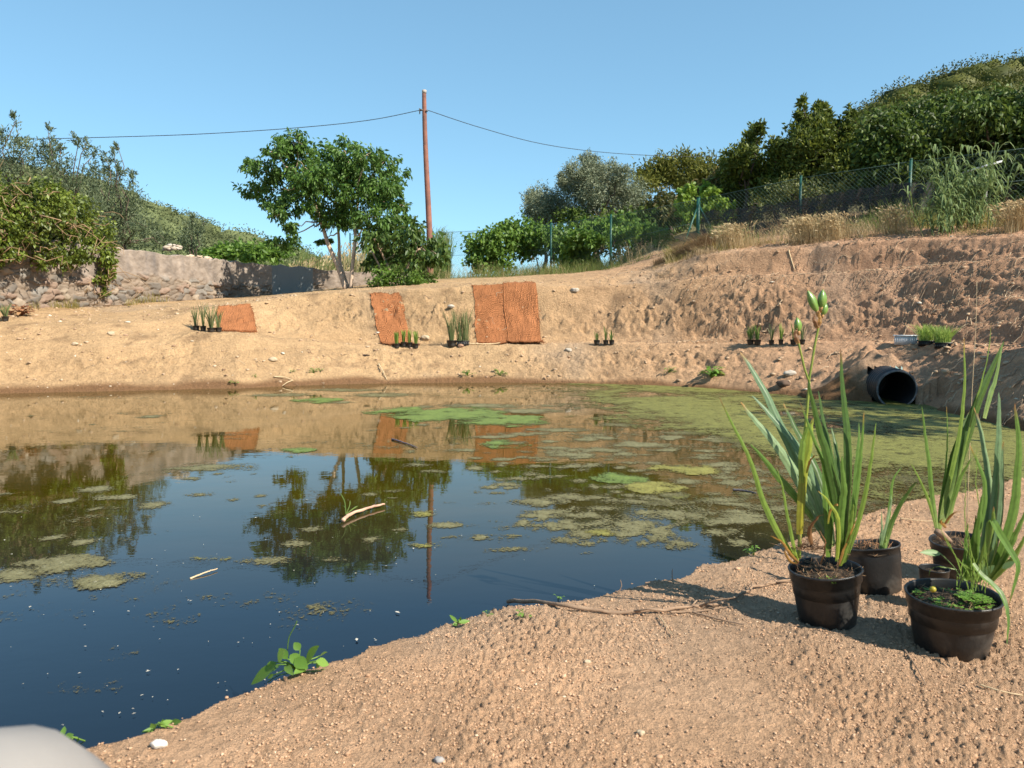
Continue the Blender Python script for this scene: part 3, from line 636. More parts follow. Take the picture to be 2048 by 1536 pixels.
pc = pal[(idv*6.99).astype(int)]*(.85+.3*vnoise(SS*12, ZZ*12, None, 3))[..., None]; mort_shade = np.array((.22,.165,.12))  # mortar colour darkened to suggest shadow deep in the joints
cw = pc*gap[..., None]+mort_shade*(1-gap[..., None]); pl = np.array((.27,.22,.18))*(1+.45*fbm(SS*5, ZZ*5, 4, 37, .7)*1.3)[..., None]
streak = np.clip(fbm(SS*4, ZZ*.6, 3, 39)*2, 0, 1)[..., None]*.75*np.clip((ZZ-1.9)/.4, 0, 1)[..., None]; pl = pl*(1-streak)+np.array((.16,.14,.13))*streak
cw = cw*(1-plast[..., None])+pl*plast[..., None]; cw = cw*(1-conc[..., None])+np.array((.22,.24,.24))*(1+.12*fbm(SS*2, ZZ*2, 3, 38))[..., None]*conc[..., None]
FV = np.stack([WX, WY, ZZ], -1).reshape(-1, 3); n0 = len(FV)
bk = .42; ring = [np.stack([bx+nx_*(-k), by+ny_*(-k), ztop+.02*fbm(s*9, s*0+k*9, 2, 4)], -1) for k in (.0, .14, .28, bk)]+[np.stack([bx-nx_*bk, by-ny_*bk, zb], -1)]
FR = np.stack(ring, 1); n1 = FR.shape[1]
F1 = grid_faces(ns, nz); F2 = grid_faces(ns, n1)+n0; top = np.stack([np.arange(ns-1)*nz+nz-1, np.arange(ns-1)*n1+n0, (np.arange(ns-1)+1)*n1+n0, (np.arange(ns-1)+1)*nz+nz-1], -1)[:, ::-1]
wc = np.concatenate([cw.reshape(-1, 3), np.tile(np.array((.38,.31,.26)), (ns*n1, 1))*(1+.3*fbm(FR[..., 0]*6, FR[..., 1]*6, 3, 3)).reshape(-1, 1)])
m, n, b = newmat('stone_wall'); a = n.nodes.new('ShaderNodeVertexColor'); a.layer_name = 'Col'; lnk(n, a.outputs[0], b.inputs['Base Color']); b.inputs['Roughness'].default_value = .92
b.inputs['Specular IOR Level'].default_value = .15
tc = n.nodes.new('ShaderNodeTexCoord'); t2 = noise_node(n, 28, 5, .7, tc.outputs['Object']); bp = n.nodes.new('ShaderNodeBump'); bp.inputs['Strength'].default_value = .6; bp.inputs['Distance'].default_value = .02
lnk(n, t2.outputs['Fac'], bp.inputs['Height']); lnk(n, bp.outputs[0], b.inputs['Normal'])
tag(mesh_obj('stone_wall', np.concatenate([FV, FR.reshape(-1, 3)]), np.concatenate([F1[:, ::-1], F2, top]), m, None, True, wc, loc=(wp[3][0], wp[3][1], 1.3)),
    'long rubble stone garden wall with grey plaster cap on the left', 'wall')
# rocks on and behind the wall
ROCKM = crumbmat('rock', [(0, (.34,.27,.2)), (.5, (.42,.35,.28)), (1, (.50,.45,.38))])
def rock(name, label, p, size, seed, mat=None, group=None, flat=.6):
    rg = np.random.RandomState(seed); V = []; F = []
    # subdivided icosahedron, noisy
    vs = [tuple(q) for q in IV]; fs = [tuple(q) for q in IF]
    for _ in range(2):
        cache = {}; nf = []
        def mid(i, j):
            k = (min(i, j), max(i, j))
            if k not in cache:
                m_ = np.array(vs[i])+np.array(vs[j]); vs.append(tuple(m_/np.linalg.norm(m_))); cache[k] = len(vs)-1
            return cache[k]
        for i, j, k in fs:
            a_, b_, c_ = mid(i, j), mid(j, k), mid(k, i); nf += [(i, a_, c_), (a_, j, b_), (c_, b_, k), (a_, b_, c_)]
        fs = nf
    V = np.array(vs); off = rg.uniform(0, 50)
    r = 1+.55*(vnoise(V[:, 0]*1.6+off, V[:, 1]*1.6, V[:, 2]*1.6, seed)-.5)+.3*(vnoise(V[:, 0]*4+off, V[:, 1]*4, V[:, 2]*4, seed+1)-.5)
    V = V*r[:, None]*np.array((1, rg.uniform(.7, 1), flat))*size; p = np.asarray(p, float)
    return tag(mesh_obj(name, V+p, np.array(fs), mat or ROCKM, None, False, loc=p), label, 'stone', group)
wpile = [(340, 493, 17.9, .13), (352, 498, 18.1, .16), (333, 500, 17.9, .10), (346, 484, 18.1, .07)]
t = thing('stone_pile', 'heap of whitish rubble showing behind the top of the stone wall', 'rubble', at(345, 503, 18.3)); V_ = MB(); rg = np.random.RandomState(8)
Pp = np.array([at(rg.uniform(330, 362), 500-rg.uniform(0, 14)*(1-abs(rg.uniform(-.8, .8))), 18.9+rg.uniform(-.2, .2)) for _ in range(26)])
V, F = crumbs(Pp, rg.uniform(.04, .09, 26), 3); mesh_obj('rubble', V, F, ROCKM, t)
V, F = crumbs(np.array([(lambda c_: (c_[0]-.1, c_[1]+.02, 2.58+rg.uniform(0, .05)))(wall_pt(rg.uniform(385, 435))) for _ in range(16)]), rg.uniform(.03, .08, 16), 6)
tag(mesh_obj('loose_stones', V, F, crumbmat('rubble2', [(0, (.5,.38,.27)), (1, (.6,.46,.34))])), 'loose pale stones lying on the crumbled wall top', 'stone', kind='stuff')
# ------------------------------------------------------------------ utility pole and cables
PD = 24.6; pb = at(861, 556, PD); pb[2] = H(pb[0], pb[1])-.3; pt = at(848.5, 181, PD)
t = thing('utility_pole', 'tall leaning reddish wooden utility pole', 'pole', pb); mb = MB(); n = 30; P = np.linspace(pb, pt, n); P[:, 0] += .02*np.sin(np.linspace(0, 6, n))
mb.tube(P, np.linspace(.105, .065, n), 12)
PM = pmat('pole_wood', (.30, .125, .085), (.18, .085, .065), 3, .8, .6, 50, .01, lo=.4, hi=.6); mb.build('shaft', PM, t, True)
mb = MB(); mb.tube([pt-(0, 0, .09), pt+(0, 0, .012)], [.07, .07], 12); mb.build('cap', pmat('pole_top', (.5, .42, .36)), t, True)
att = at(849.5, 221, PD); BRK = pmat('bracket', (.12, .11, .10)); mb = MB(); mb.box(att+(-.09, -.05, 0), (.10, .05, .05)); mb.build('bracket', BRK, t); mb = MB(); mb.tube([att+(-.15, -.05, .05), att+(-.15, -.05, -.12)], [.022, .016], 8); mb.build('clamp', BRK, t); mb = MB(); mb.box(att+(.07, -.06, -.03), (.06, .04, .05))
mb.build('bracket', BRK, t)
CBL = pmat('cable_black', (.035, .035, .035), rough=.6)
def cable(label, pts):
    P = spline(pts, 60); mb = MB(); mb.tube(P, .011, 5); tag(mb.build('overhead_cable', CBL, None, True, loc=P[0]), label, 'cable', 'overhead cables')
cable('twisted black cable sagging from the pole to the left', [att+(-.13, -.05, 0), at(740, 240, 24.5), at(600, 255, 24.2), at(400, 268, 23.8), at(190, 275, 23.5), at(60, 278, 23.2), at(-150, 280, 22.8)])
cable('thin cable sagging from the pole to the right', [att+(.08, -.05, 0), at(960, 255, 26), at(1080, 287, 28), at(1200, 304, 30), at(1330, 312, 32), at(1450, 313, 34), at(1600, 309, 36)])
# ------------------------------------------------------------------ vines, olives, background trees
kw = dict(droop=.45, tuft=.2, dz=.6, dense=24)
tree('grape_vine', 'leafy green grape vine on the fence, left of the sky gap', 'vine', [(965,492,30,26),(1000,475,36,20),(1045,462,36,18),(962,525,26,20),(1000,515,26,26),(1050,490,36,20),(1090,472,34,20),(1118,495,22,24),(1020,452,18,9),(1110,465,26,12)], 24.5, (985,552), 7600, .12, .85, LV, BARKD, [[(975,552,0),(985,520,.1),(1000,480,0)], [(1105,552,-.3),(1108,525,0),(1100,480,.1)], [(1080,550,0),(1076,530,0),(1068,500,.1)]], .03, 41, **kw)
tree('grape_vine', 'sprawling grape vine with bare twisted branches behind the mesh fence', 'vine', [(1160,470,34,14),(1205,452,34,14),(1250,436,22,14),(1150,495,20,16),(1262,462,40,13),(1310,465,28,10),(1195,482,26,12),(1140,525,22,20),(1235,470,30,14),(1170,520,26,16),(1330,480,22,10)], 22.6, (1180,545), 5600, .12, .85, LV, BARK, [[(1190,545,0),(1200,505,.1),(1235,460,0)], [(1320,530,0),(1290,495,0),(1225,458,.1)], [(1228,540,0),(1222,500,0),(1240,465,.1)]], .035, 42, **kw)
tree('vine_shoots', 'bright yellow green vine shoots behind the tall fence corner post', 'vine', [(1378,390,14,22),(1375,415,20,20),(1425,405,22,22),(1440,425,28,14),(1400,432,30,10),(1412,380,10,12)], 21.2, (1400,480), 2600, .12, .85, leafmat('leaf_lime', [(.12,.2,.025), (.17,.27,.035), (.23,.34,.06)], .5, .4), BARKD, None, .02, 43, **kw)
kw = dict(droop=-.1, upb=.25, tuft=.2, dz=.8, dense=34, spread=.6)
tree('olive_tree', 'smaller rounded silver grey olive tree behind the grape vine', 'tree', [(1088,398,34,24),(1075,420,26,22),(1108,415,26,24),(1090,440,34,18),(1065,398,14,14),(1125,430,18,20)], 29, (1090,545), 15000, .10, .32, LO, BARKD, None, .09, 51, **kw)
tree('olive_tree', 'tall silver green olive tree rising above the fence', 'tree', [(1178,322,16,16),(1158,342,26,20),(1185,345,22,20),(1145,372,26,24),(1180,380,30,28),(1215,355,28,26),(1242,350,18,16),(1255,385,32,28),(1215,395,38,30),(1165,415,36,28),(1270,398,22,22),(1235,425,42,20),(1130,362,12,16)], 28, (1190,545), 40000, .10, .32, LO, BARKD, None, .14, 52, **kw)
kw = dict(droop=.2, tuft=.24, dz=.9, dense=30)
for i, (lb, cl, D, bs, nn, sd) in enumerate([
  ('dark undergrowth bush below the tall olive tree', [(1150,440,30,18),(1195,442,34,16),(1245,446,34,14),(1170,470,40,20),(1220,490,40,26),(1160,510,36,22)], 26.5, (1190,548), 4200, 61),
  ('dark undergrowth bush between the olive tree and the corner post', [(1290,440,34,20),(1335,445,34,24),(1285,480,40,26),(1340,485,34,24),(1310,510,30,18)], 25.5, (1310,530), 3800, 62)]):
    tree('dark_bush', lb, 'bush', cl, D, bs, nn, .15, .45, LD, seed=sd, group='dark bushes behind the fence', **kw)
tree('stone_pine', 'wide flat domed stone pine behind the loquat trees', 'tree', [(1365,330,58,16),(1310,348,34,16),(1420,340,44,18),(1350,350,60,18),(1290,365,24,12),(1440,360,30,18),(1390,365,50,14)], 46, (1370,545), 9000, .30, .3, leafmat('leaf_dome', [(.08,.09,.014), (.12,.125,.02), (.18,.18,.035)], .6, .2, .2), seed=63, droop=-.2, upb=.5, tuft=.4, dz=2, dense=26)
tree('loquat_tree', 'dark loquat tree with brownish leaf clusters left of the corner post', 'tree', [(1318,412,28,20),(1355,405,24,20),(1340,430,34,20),(1300,428,22,16),(1382,392,16,18)], 25, (1340,520), 5200, .17, .35, LQ, seed=64, **kw)
tree('loquat_tree', 'dark loquat tree with brownish leaf clusters right of the corner post', 'tree', [(1434,362,16,22),(1402,385,18,16),(1450,390,30,26),(1490,410,30,24),(1455,420,34,18),(1425,385,22,20)], 23.5, (1450,500), 5600, .16, .35, LQ, seed=65, **kw)
kw = dict(droop=-.2, upb=.8, tuft=.26, dz=.7, dense=22, spread=.45)
tree('laurel_tree', 'leaning narrow laurel bush with a pointed top', 'tree', [(1518,254,7,12),(1508,272,13,14),(1495,292,14,16),(1480,318,22,22),(1505,322,18,24),(1465,345,20,24),(1500,352,28,26),(1480,385,32,26),(1515,395,24,24)], 21.5, (1490,490), 6800, .145, .42, LL, seed=71, **kw)
tree('laurel_tree', 'tall bushy laurel with several thin spikes on top', 'tree', [(1603,206,4,11),(1603,228,7,14),(1635,215,3,10),(1637,232,7,14),(1655,217,3,9),(1655,235,6,12),(1603,258,16,24),(1638,262,20,24),(1615,290,30,28),(1652,290,26,32),(1590,320,30,28),(1635,330,40,34),(1620,375,46,30),(1618,245,4,12)], 20.5, (1620,480), 10500, .145, .42, LL, seed=72, **kw)
tree('laurel_tree', 'rounded yellowish laurel joining the big dark tree', 'tree', [(1685,262,20,20),(1700,224,4,10),(1700,245,10,14),(1678,300,26,34),(1715,310,26,30),(1690,345,38,30),(1720,375,34,24),(1668,380,30,24)], 20, (1690,470), 8200, .145, .42, LL, seed=73, **kw)
tree('laurel_tree', 'low laurel bush in the dip between the two tall laurels', 'tree', [(1548,296,12,18),(1558,320,20,24),(1540,350,22,24),(1572,350,26,28),(1550,390,34,26)], 21, (1550,490), 4200, .145, .42, LL, seed=74, **kw)
kw = dict(droop=.3, tuft=.24, dz=.5, dense=24)
tree('scrub_bush', 'straggly olive green scrub behind the black shade net', 'bush', [(1580,385,40,22),(1640,385,44,22),(1700,390,44,18),(1610,410,40,18),(1745,385,34,22),(1530,415,34,16)], 18.3, (1640,440), 5200, .09, .4, leafmat('leaf_scrub', [(.07,.08,.02), (.11,.13,.03), (.17,.18,.05)], .5, .25), seed=75, **kw)
kw = dict(droop=.5, tuft=.3, dz=1.0, dense=26)
tree('fig_tree', 'large dark tree with big glossy leaves at the right edge, its left half', 'tree', [(1765,262,36,28),(1745,300,28,30),(1812,240,40,26),(1860,232,44,26),(1905,215,36,22),(1790,300,48,36),(1850,285,52,40),(1910,265,50,40),(1800,350,56,36),(1870,350,56,42),(1920,330,44,44),(1800,395,50,26),(1890,395,50,36)], 18.3, (1850,440), 24000, .14, .5, LD, seed=81, tr=.13, **kw)
tree('fig_tree', 'very dark tree filling the right edge of the picture', 'tree', [(1955,225,36,26),(2005,205,36,20),(2040,235,44,36),(1980,270,50,40),(2040,300,50,50),(2000,340,50,50),(1975,400,50,50),(2035,400,50,60),(2100,280,60,80),(2110,400,60,80),(2000,440,40,30),(2160,330,60,90)], 17.2, (2010,455), 27000, .14, .5, LD, seed=82, tr=.13, **kw)
# ------------------------------------------------------------------ wooded hills
def hill(name, ridge, D0, D1, zbase, crh, u0, u1, col):
    us = np.linspace(u0, u1, 90); ds = np.linspace(D0, D1*1.5, 50); pxs = 1024+1545*us; rp = np.interp(pxs, *zip(*ridge))
    zr = H0+(640-rp)/1540*D1-crh
    U, DD = np.meshgrid(us, ds); Z = np.tile(zr, (50, 1)); t = np.clip((DD-D0)/(D1-D0), 0, 1); t2 = np.clip((DD-D1)/(D1*.5), 0, 1)
    Z = zbase+(Z-zbase)*(t**1.7)*(1-.6*t2)+fbm(U*9, DD*9/D1, 3, 7)*.0
    V = np.stack([U*DD, DD, Z], -1).reshape(-1, 3)
    tag(mesh_obj(name, V, grid_faces(50, 90)[:, ::-1], col, None, True), kind='structure')
    return lambda u, d: zbase+(H0+(640-np.interp(1024+1545*u, *zip(*ridge)))/1540*D1-crh-zbase)*(min(1, max(0, (d-D0)/(D1-D0)))**1.7)
def wood(name, label, hf, u0, u1, D0, D1, ncr, rcr, nl, L, mat, seed, front=.0):
    rg = np.random.RandomState(seed); vb = MB()
    for i in range(ncr):
        u = rg.uniform(u0, u1); d = D1-(D1-D0)*rg.rand()**1.5; z = hf(u, d); r = rcr*rg.uniform(.55, 1.3); hgt = rcr*rg.uniform(.75, 1.1)
        c = np.array((u*d, d, z+hgt*.45)); k = int(nl*(r/rcr)**2)
        w = rg.normal(size=(k, 3)); w[:, 2] = abs(w[:, 2])*.9-.15; w /= np.linalg.norm(w, axis=1)[:, None]
        lump = 1+.22*np.sin(w[:, :1]*7+i)*np.sin(w[:, 1:2]*6+2*i)
        p = c+w*np.array((r, r, hgt*.62))*lump*rg.uniform(.88, .98, (k, 1))
        vb.add(c-(0, 0, hgt*.1)+IV*(1+(rg.rand(12, 1)-.5)*.2)*np.array((r, r, hgt*.62))*.92, IF)
        V, F = leaves(p, w*.6+rg.normal(size=(k, 3))*.5, L*rg.uniform(.6, 1.2, k), L*.5, rg); vb.add(V, F)
    tag(vb.build(name, mat), label, 'trees', kind='stuff')
HG = pmat('hill_green', (.035, .04, .010), (.05, .055, .014), .4, .95)
hf = hill('hill', [(1400,420),(1560,322),(1650,268),(1700,224),(1760,192),(1850,164),(1900,152),(1950,140),(2000,130),(2048,122),(2300,60)], 34, 85, 4.5, 3.0, .22, 1.1, HG)
wood('pine_wood', 'olive green umbrella pine wood covering the hill on the right', hf, .34, .95, 42, 88, 330, 3.4, 330, .30, LN, 91)
LF = leafmat('leaf_far', [(.09,.105,.045), (.12,.14,.06), (.16,.18,.08)], .7, .1, .1, .05)
hf2 = hill('hill', [(-1600,180),(-400,250),(0,330),(200,372),(270,397),(320,412),(360,430),(400,446),(440,463),(500,482),(550,499),(600,514),(660,530),(760,556),(900,600)], 120, 300, 4, 5, -2.2, -.08, pmat('hill_far', (.10, .115, .05), (.12, .135, .06), .05, .95))
wood('pine_wood', 'distant wooded hillside sloping down behind the stone wall', hf2, -.95, -.2, 170, 300, 480, 8, 170, 1.0, LF, 92)
# ------------------------------------------------------------------ fence
FM = pmat('fence_green', (.010, .065, .050), (.014, .085, .062), 5, .45, spec=.4)
FP = [(700,33,468,548),(790,31,466,548),(866,29,465,548),(967,26.2,460,548),(1102,23.4,448,546),(1222,21.6,432,541),(1397,19,398,486),(1602,17.2,355,440),(1822,15.7,322,415),(2180,14.8,280,400)]
fb_ = at(1397, 480, 19); fence = thing('mesh_fence', 'long green chain link fence with steel posts above the bank', 'fence', (fb_[0], fb_[1], H(fb_[0], fb_[1])))
tops = []; bots = []
for (a_, D, tp, bt) in FP:
    q = at(a_, tp, D); g = H(q[0], q[1]); tops.append(q); bots.append(np.array((q[0], q[1], max(g, q[2]-1.75))))
    r = .03 if a_ != 1397 else .045; mb = MB(); mb.tube([np.array((q[0], q[1], g-.2)), q+(0, 0, .03)], r, 8); mb.tube([q+(0, 0, .03), q+(0, 0, .045)], r*1.15, 8); mb.build('post', FM, fence, True)
q = tops[6]
for dx, zz_ in ((1360, 489), (1442, 472)):
    e = at(dx, zz_, 18.8); mb = MB(); mb.tube([q-(0, 0, .14), e-(0, 0, .25)], .022, 6); mb.build('brace', FM, fence, True)
WM = pmat('wire_green', (.05, .10, .085), (.07, .12, .10), 5, .5)
for i in range(len(FP)-1):
    A, B = bots[i], bots[i+1]; C, D_ = tops[i], tops[i+1]; Lh = np.linalg.norm((B-A)[:2]); mb = MB()
    def onf(s_, h_): u = np.clip(s_/Lh, 0, 1); return A*(1-u)*(1-h_)+B*u*(1-h_)+C*(1-u)*h_+D_*u*h_
    Hh = (C[2]-A[2]+D_[2]-B[2])/2; pitch = .085
    for sg_ in (1, -1):
        for k in np.arange(-Hh, Lh+Hh, pitch):
            s0, s1 = (k, k+Hh) if sg_ > 0 else (k+Hh, k); lo_ = max(0, min(s0, s1)); hi_ = min(Lh, max(s0, s1))
            if hi_-lo_ < .03: continue
            f_ = lambda s_: np.clip((s_-s0)/(s1-s0), 0, 1)
            mb.tube([onf(lo_, f_(lo_))+(0, sg_*.003, 0), onf(hi_, f_(hi_))+(0, sg_*.003, 0)], .0021, 3, cap=False)
    for h_ in (0.02, .5, .99): mb.tube([onf(0, h_), onf(Lh, h_)], .005, 4)
    mb.build('wire_mesh', WM, fence)
# black shade net strung low along the fence
npx = np.linspace(1404, 1872, 120); nD = np.interp(npx, [p[0] for p in FP], [p[1] for p in FP])-.08; ntop = np.interp(npx, (1404, 1547, 1634, 1720, 1790, 1872), (424, 409, 391, 377, 367, 363))
V = []; 
for k in range(120):
    q = at(npx[k], ntop[k]+1.6*math.sin(k*.9)+random.uniform(-1, 1), nD[k]); g = H(q[0], q[1])-.05
    for j in range(9): V.append((q[0]+.0*j, q[1]+.05*math.sin(k*.7+j*.5), q[2]*(1-j/8)+g*j/8))
m, n, b = newmat('shade_net'); b.inputs['Base Color'].default_value = (.03, .028, .028, 1); b.inputs['Roughness'].default_value = .7
tcn = n.nodes.new('ShaderNodeTexCoord'); tn = noise_node(n, 14, 4, .7, tcn.outputs['Object']); mr = n.nodes.new('ShaderNodeMapRange'); mr.inputs[1].default_value = .4; mr.inputs[2].default_value = .65; mr.inputs[3].default_value = .9; mr.inputs[4].default_value = .3
lnk(n, tn.outputs['Fac'], mr.inputs[0]); lnk(n, mr.outputs[0], b.inputs['Alpha'])
tag(mesh_obj('shade_net', V, grid_faces(120, 9), m, None, True, loc=V[8]), 'sagging black shade net strung along the foot of the fence', 'net')
q = at(1965, 334, 16.2); mb = MB(); mb.box(q, (.52, .5, .035), [(1, 0, .28), (0, 1, 0), (-.28, 0, 1)]); mb.box(q+(.1, .0, -.35), (.03, .03, .7)); tag(mb.build('shed_roof', pmat('white_sheet', (.7, .72, .75)), None, loc=q), 'white roof edge poking out of the dark tree behind the reeds', 'roof')
# ------------------------------------------------------------------ grasses
def grass(P, hgt, w, mat, name, label, seed, lean=.35, wind=(0, 0), head=0, parent=None, cat='grass', stuff=True):
    rg = np.random.RandomState(seed); n = len(P); P = np.asarray(P, float); h = np.broadcast_to(hgt, (n,))*rg.uniform(.5, 1.15, n)
    if stuff: h = h*np.clip(1+1.7*fbm(P[:, 0]*1.3, P[:, 1]*1.3, 3, seed), .25, 2.0)
    a = rg.uniform(0, 2*math.pi, n); l = rg.rand(n)*lean*h; dx = np.cos(a)*l+wind[0]*h; dy = np.sin(a)*l+wind[1]*h
    b_ = rg.uniform(0, 2*math.pi, n); s = np.stack([np.cos(b_), np.sin(b_)*.6, b_*0], -1)*np.broadcast_to(w, (n,))[:, None]
    up = np.stack([dx*0, dx*0, h], -1); dd = np.stack([dx, dy, dx*0], -1)
    p1 = P+up*.5+dd*.3; p2 = P+up*.82+dd*.7; p3 = P+up*.98*(1-.1)+dd*1.15
    V = np.stack([P-s*.5, P+s*.5, p1-s*.45, p1+s*.45, p2-s*.3, p2+s*.3, p3], 1).reshape(-1, 3); i = np.arange(n)[:, None]*7
    Q = np.concatenate([i+np.array([[0, 1, 3, 2]]), i+np.array([[2, 3, 5, 4]])]); T = i+np.array([[4, 5, 6]]); mb = MB()
    mb.v.append(V); mb.n = len(V); mb.q.append(Q); mb.t.append(T)
    if head:
        k = rg.rand(n) < .6; V2, F2 = leaves(p2[k], (p3-p2)[k]+np.array((0, 0, .001)), head*rg.uniform(.6, 1.2, k.sum()), head*.28, rg); mb.add(V2, F2)
    o = mb.build(name, mat, parent)
    if stuff: tag(o, label, cat, kind='stuff')
    return o
def zone(n, px0, px1, dlo, dhi, seed, clump=0, soft=.8):
    rg = np.random.RandomState(seed); px = rg.uniform(px0, px1, n); lo_ = dlo(px) if callable(dlo) else dlo; hi_ = dhi(px) if callable(dhi) else dhi
    D = lo_+(hi_-lo_)*rg.rand(n)+soft*np.maximum(0, .3+fbm(px/60, px*0+seed, 4, seed, .7)+rg.rand(n)**2*.8); x = (px-1024)/1545*D
    if clump: k = fbm(x*clump, D*clump, 3, seed)+rg.uniform(-.2, .2, n) > -.05; x, D = x[k], D[k]
    return np.stack([x, D, HD(x, D)-.02], -1)
GD = leafmat('grass_dry', [(.30,.22,.11), (.42,.32,.17), (.55,.45,.27)], .7, .3, .2)
GG = leafmat('grass_green', [(.08,.12,.03), (.13,.17,.045), (.20,.22,.07)], .6, .3, .2)
GB = leafmat('grass_brown', [(.19,.13,.07), (.28,.20,.11), (.38,.28,.16)], .8, .2, .1)
GO = leafmat('grass_olive', [(.17,.16,.04), (.25,.21,.06), (.33,.27,.09)], .7, .3, .2)
cr = lambda d: (lambda px: np.interp(px, (1250, 1300, 1400, 1550, 1700, 1850, 2048), (16.1, 15.3, 14.75, 14.0, 13.35, 12.7, 11.6))+d)
grass(zone(9000, 1330, 2080, cr(.35), cr(3.4), 201, .5), .24, .005, GD, 'dry_grass', 'golden dry grass along the crest of the right hand bank', 201, 1.3, (-.25, -.15), 0)
grass(zone(22000, 1330, 2080, cr(.3), cr(3.2), 202, .6), .15, .008, GO, 'olive_grass', 'olive weeds mixed into the dry grass on the crest', 202, 1.4)
grass(zone(7000, 1420, 1990, cr(1.2), cr(3.5), 203, .5), .30, .009, GG, 'green_weeds', 'taller green weeds in front of the shade net', 203, .7)
grass(zone(2500, 1400, 1880, cr(.05), cr(.6), 204, 1.6), .13, .005, GB, 'dead_brush', 'brown dead brush tangled over the top of the cut bank', 204, 2.5, (-.1, -.3))
grass(zone(5000, 1305, 1425, cr(-.3), cr(1.5), 205), .20, .007, GB, 'dead_brush', 'brown heap of dead brush at the left end of the raised bank', 205, 2.4, (-.2, -.1))
# golden clumps that stand out
for i, (a_, b_, c_, nn) in enumerate([(1462,.9,'pale golden grass clump right of the fence corner post',700),(1610,.8,'pale golden grass clump with drooping heads, middle of the crest',800),(1668,.8,'golden grass clump just right of the middle crest clump',600),(1790,1.1,'golden grass clump left of the giant reeds',500),(2030,.8,'golden grass clump at the right edge of the crest',700)]):
    rg = np.random.RandomState(300+i); D0 = float(cr(b_)(a_)); c0 = put(a_, D0); nn = int(nn*.7); P = c0+np.stack([rg.normal(size=nn)*.15, rg.normal(size=nn)*.13, np.zeros(nn)], -1); P[:, 2] = HD(P[:, 0], P[:, 1])-.02
    t = thing('grass_clump', c_, 'grass', c0, 'golden grass clumps on the crest'); grass(P, .52, .006, GD, 'blades', '', 310+i, .5, (-.2, -.1), .10, t, stuff=False)
grass(zone(8000, 860, 1340, lambda p: np.interp(p, (860, 1320), (21.6, 18.5)), lambda p: np.interp(p, (860, 1320), (25, 21)), 206, .9, 1.6), .26, .007, GG, 'fence_weeds', 'green weeds along the foot of the fence', 206, 1.3)
grass(zone(1800, 860, 1320, lambda p: np.interp(p, (860, 1320), (21.2, 18.0)), lambda p: np.interp(p, (860, 1320), (24, 21)), 207, .9, 1.6), .34, .005, GD, 'fence_straw', 'dry stalks among the weeds under the fence', 207, 1.0, head=.05)
grass(zone(9000, 400, 900, 27.5, 40, 208), 1.25, .03, GG, 'tall_grass', 'tall green grass growing beyond the stone wall', 208, .35)
grass(zone(2600, 480, 760, 26.8, 36, 209), .95, .014, GD, 'reed_heads', 'pale straw coloured reeds beyond the stone wall', 209, .2, head=.22)
rg = np.random.RandomState(66); mb_ = [(420+i*24, 508-rg.uniform(0, 8), 26, 12) for i in range(6)]
tree('garden_hedge', 'low green bushes in the field behind the stone wall', 'hedge', mb_, 44, (470, 560), 2600, .3, .6, LV, seed=67, dz=1, droop=.1)
wl_ = []
for a_ in rg.uniform(-10, 330, 900):
    p_ = wall_pt(a_); k = rg.uniform(.08, .35); wl_.append((p_[0]+k*.95, p_[1]-k*.3, 0))
P = np.array(wl_); P = P[fbm(P[:, 0]*2, P[:, 1]*2, 2, 5) > .05]; P[:, 2] = HD(P[:, 0], P[:, 1])
grass(P, .16, .007, GO, 'wall_weeds', 'short weeds at the foot of the stone wall', 210, .8)
# ------------------------------------------------------------------ giant reeds
def ribbon(mb, P, w, side=None, keel=.15, n=None):
    P = np.asarray(P, float); T = np.gradient(P, axis=0); T /= np.linalg.norm(T, axis=1)[:, None]+1e-9
    if side is None: side = np.array((1., 0, 0))
    S = np.asarray(side)[None]-T*(T@np.asarray(side))[:, None]; S /= np.linalg.norm(S, axis=1)[:, None]+1e-9; N = np.cross(S, T)
    w = np.broadcast_to(w, (len(P),))[:, None]
    V = np.stack([P-S*w*.5+N*w*keel, P, P+S*w*.5+N*w*keel], 1).reshape(-1, 3); mb.add(V, grid_faces(len(P), 3))
def blade(mb, P, w, n=14, side=None, keel=.15, base=.8, tip=.75):
    P = spline(P, n); t = np.linspace(0, 1, n); ww = w*(base+(1-base)*np.clip(t/.3, 0, 1))*np.clip((1-t)/(1-tip), 0.02, 1)**.75
    ribbon(mb, P, ww, side, keel)
def reedclump(name, label, px, D, n, hpx, wpx, seed, mat, L=.42):
    rg = np.random.RandomState(seed); c = put(px, D); t = thing(name, label, 'reeds', c); st = MB(); lf = MB(); m = pxm(D)
    for i in range(n):
        b = c+np.array((rg.normal()*wpx*m*.28, rg.normal()*.18, 0)); b[2] = H(b[0], b[1])-.03
        hgt = hpx*m*rg.uniform(.55, 1.0); top = b+np.array(((b[0]-c[0])*.7+rg.normal()*.10, rg.normal()*.12, hgt))
        P = spline([b, b*.5+top*.5+(0, 0, .05), top], 8); st.tube(P, np.linspace(.009, .004, 8), 5)
        for k in range(int(11*rg.uniform(.7, 1.2))):
            u = rg.uniform(.2, 1); q = P[min(7, int(u*7))]; a = rg.uniform(0, 6.28); d = np.array((math.cos(a), math.sin(a), 0)); l = L*rg.uniform(.5, 1.1)*(1.15-.4*u)
            blade(lf, [q, q+d*l*.30+(0, 0, l*.42), q+d*l*.65+(0, 0, l*.5), q+d*l*.95+(0, 0, l*rg.uniform(-.1, .3))], .024, 7, np.cross(d, (0, 0, 1)), .2)
    st.build('stalk', mat, t); lf.build('foliage', mat, t)
GRD = leafmat('leaf_reed', [(.12,.18,.06), (.17,.24,.09), (.24,.31,.13)], .5, .3, .3)
reedclump('giant_reed', 'tall clump of giant reeds with arching blades in front of the dark trees', 1912, 13.4, 44, 178, 110, 5, GRD)
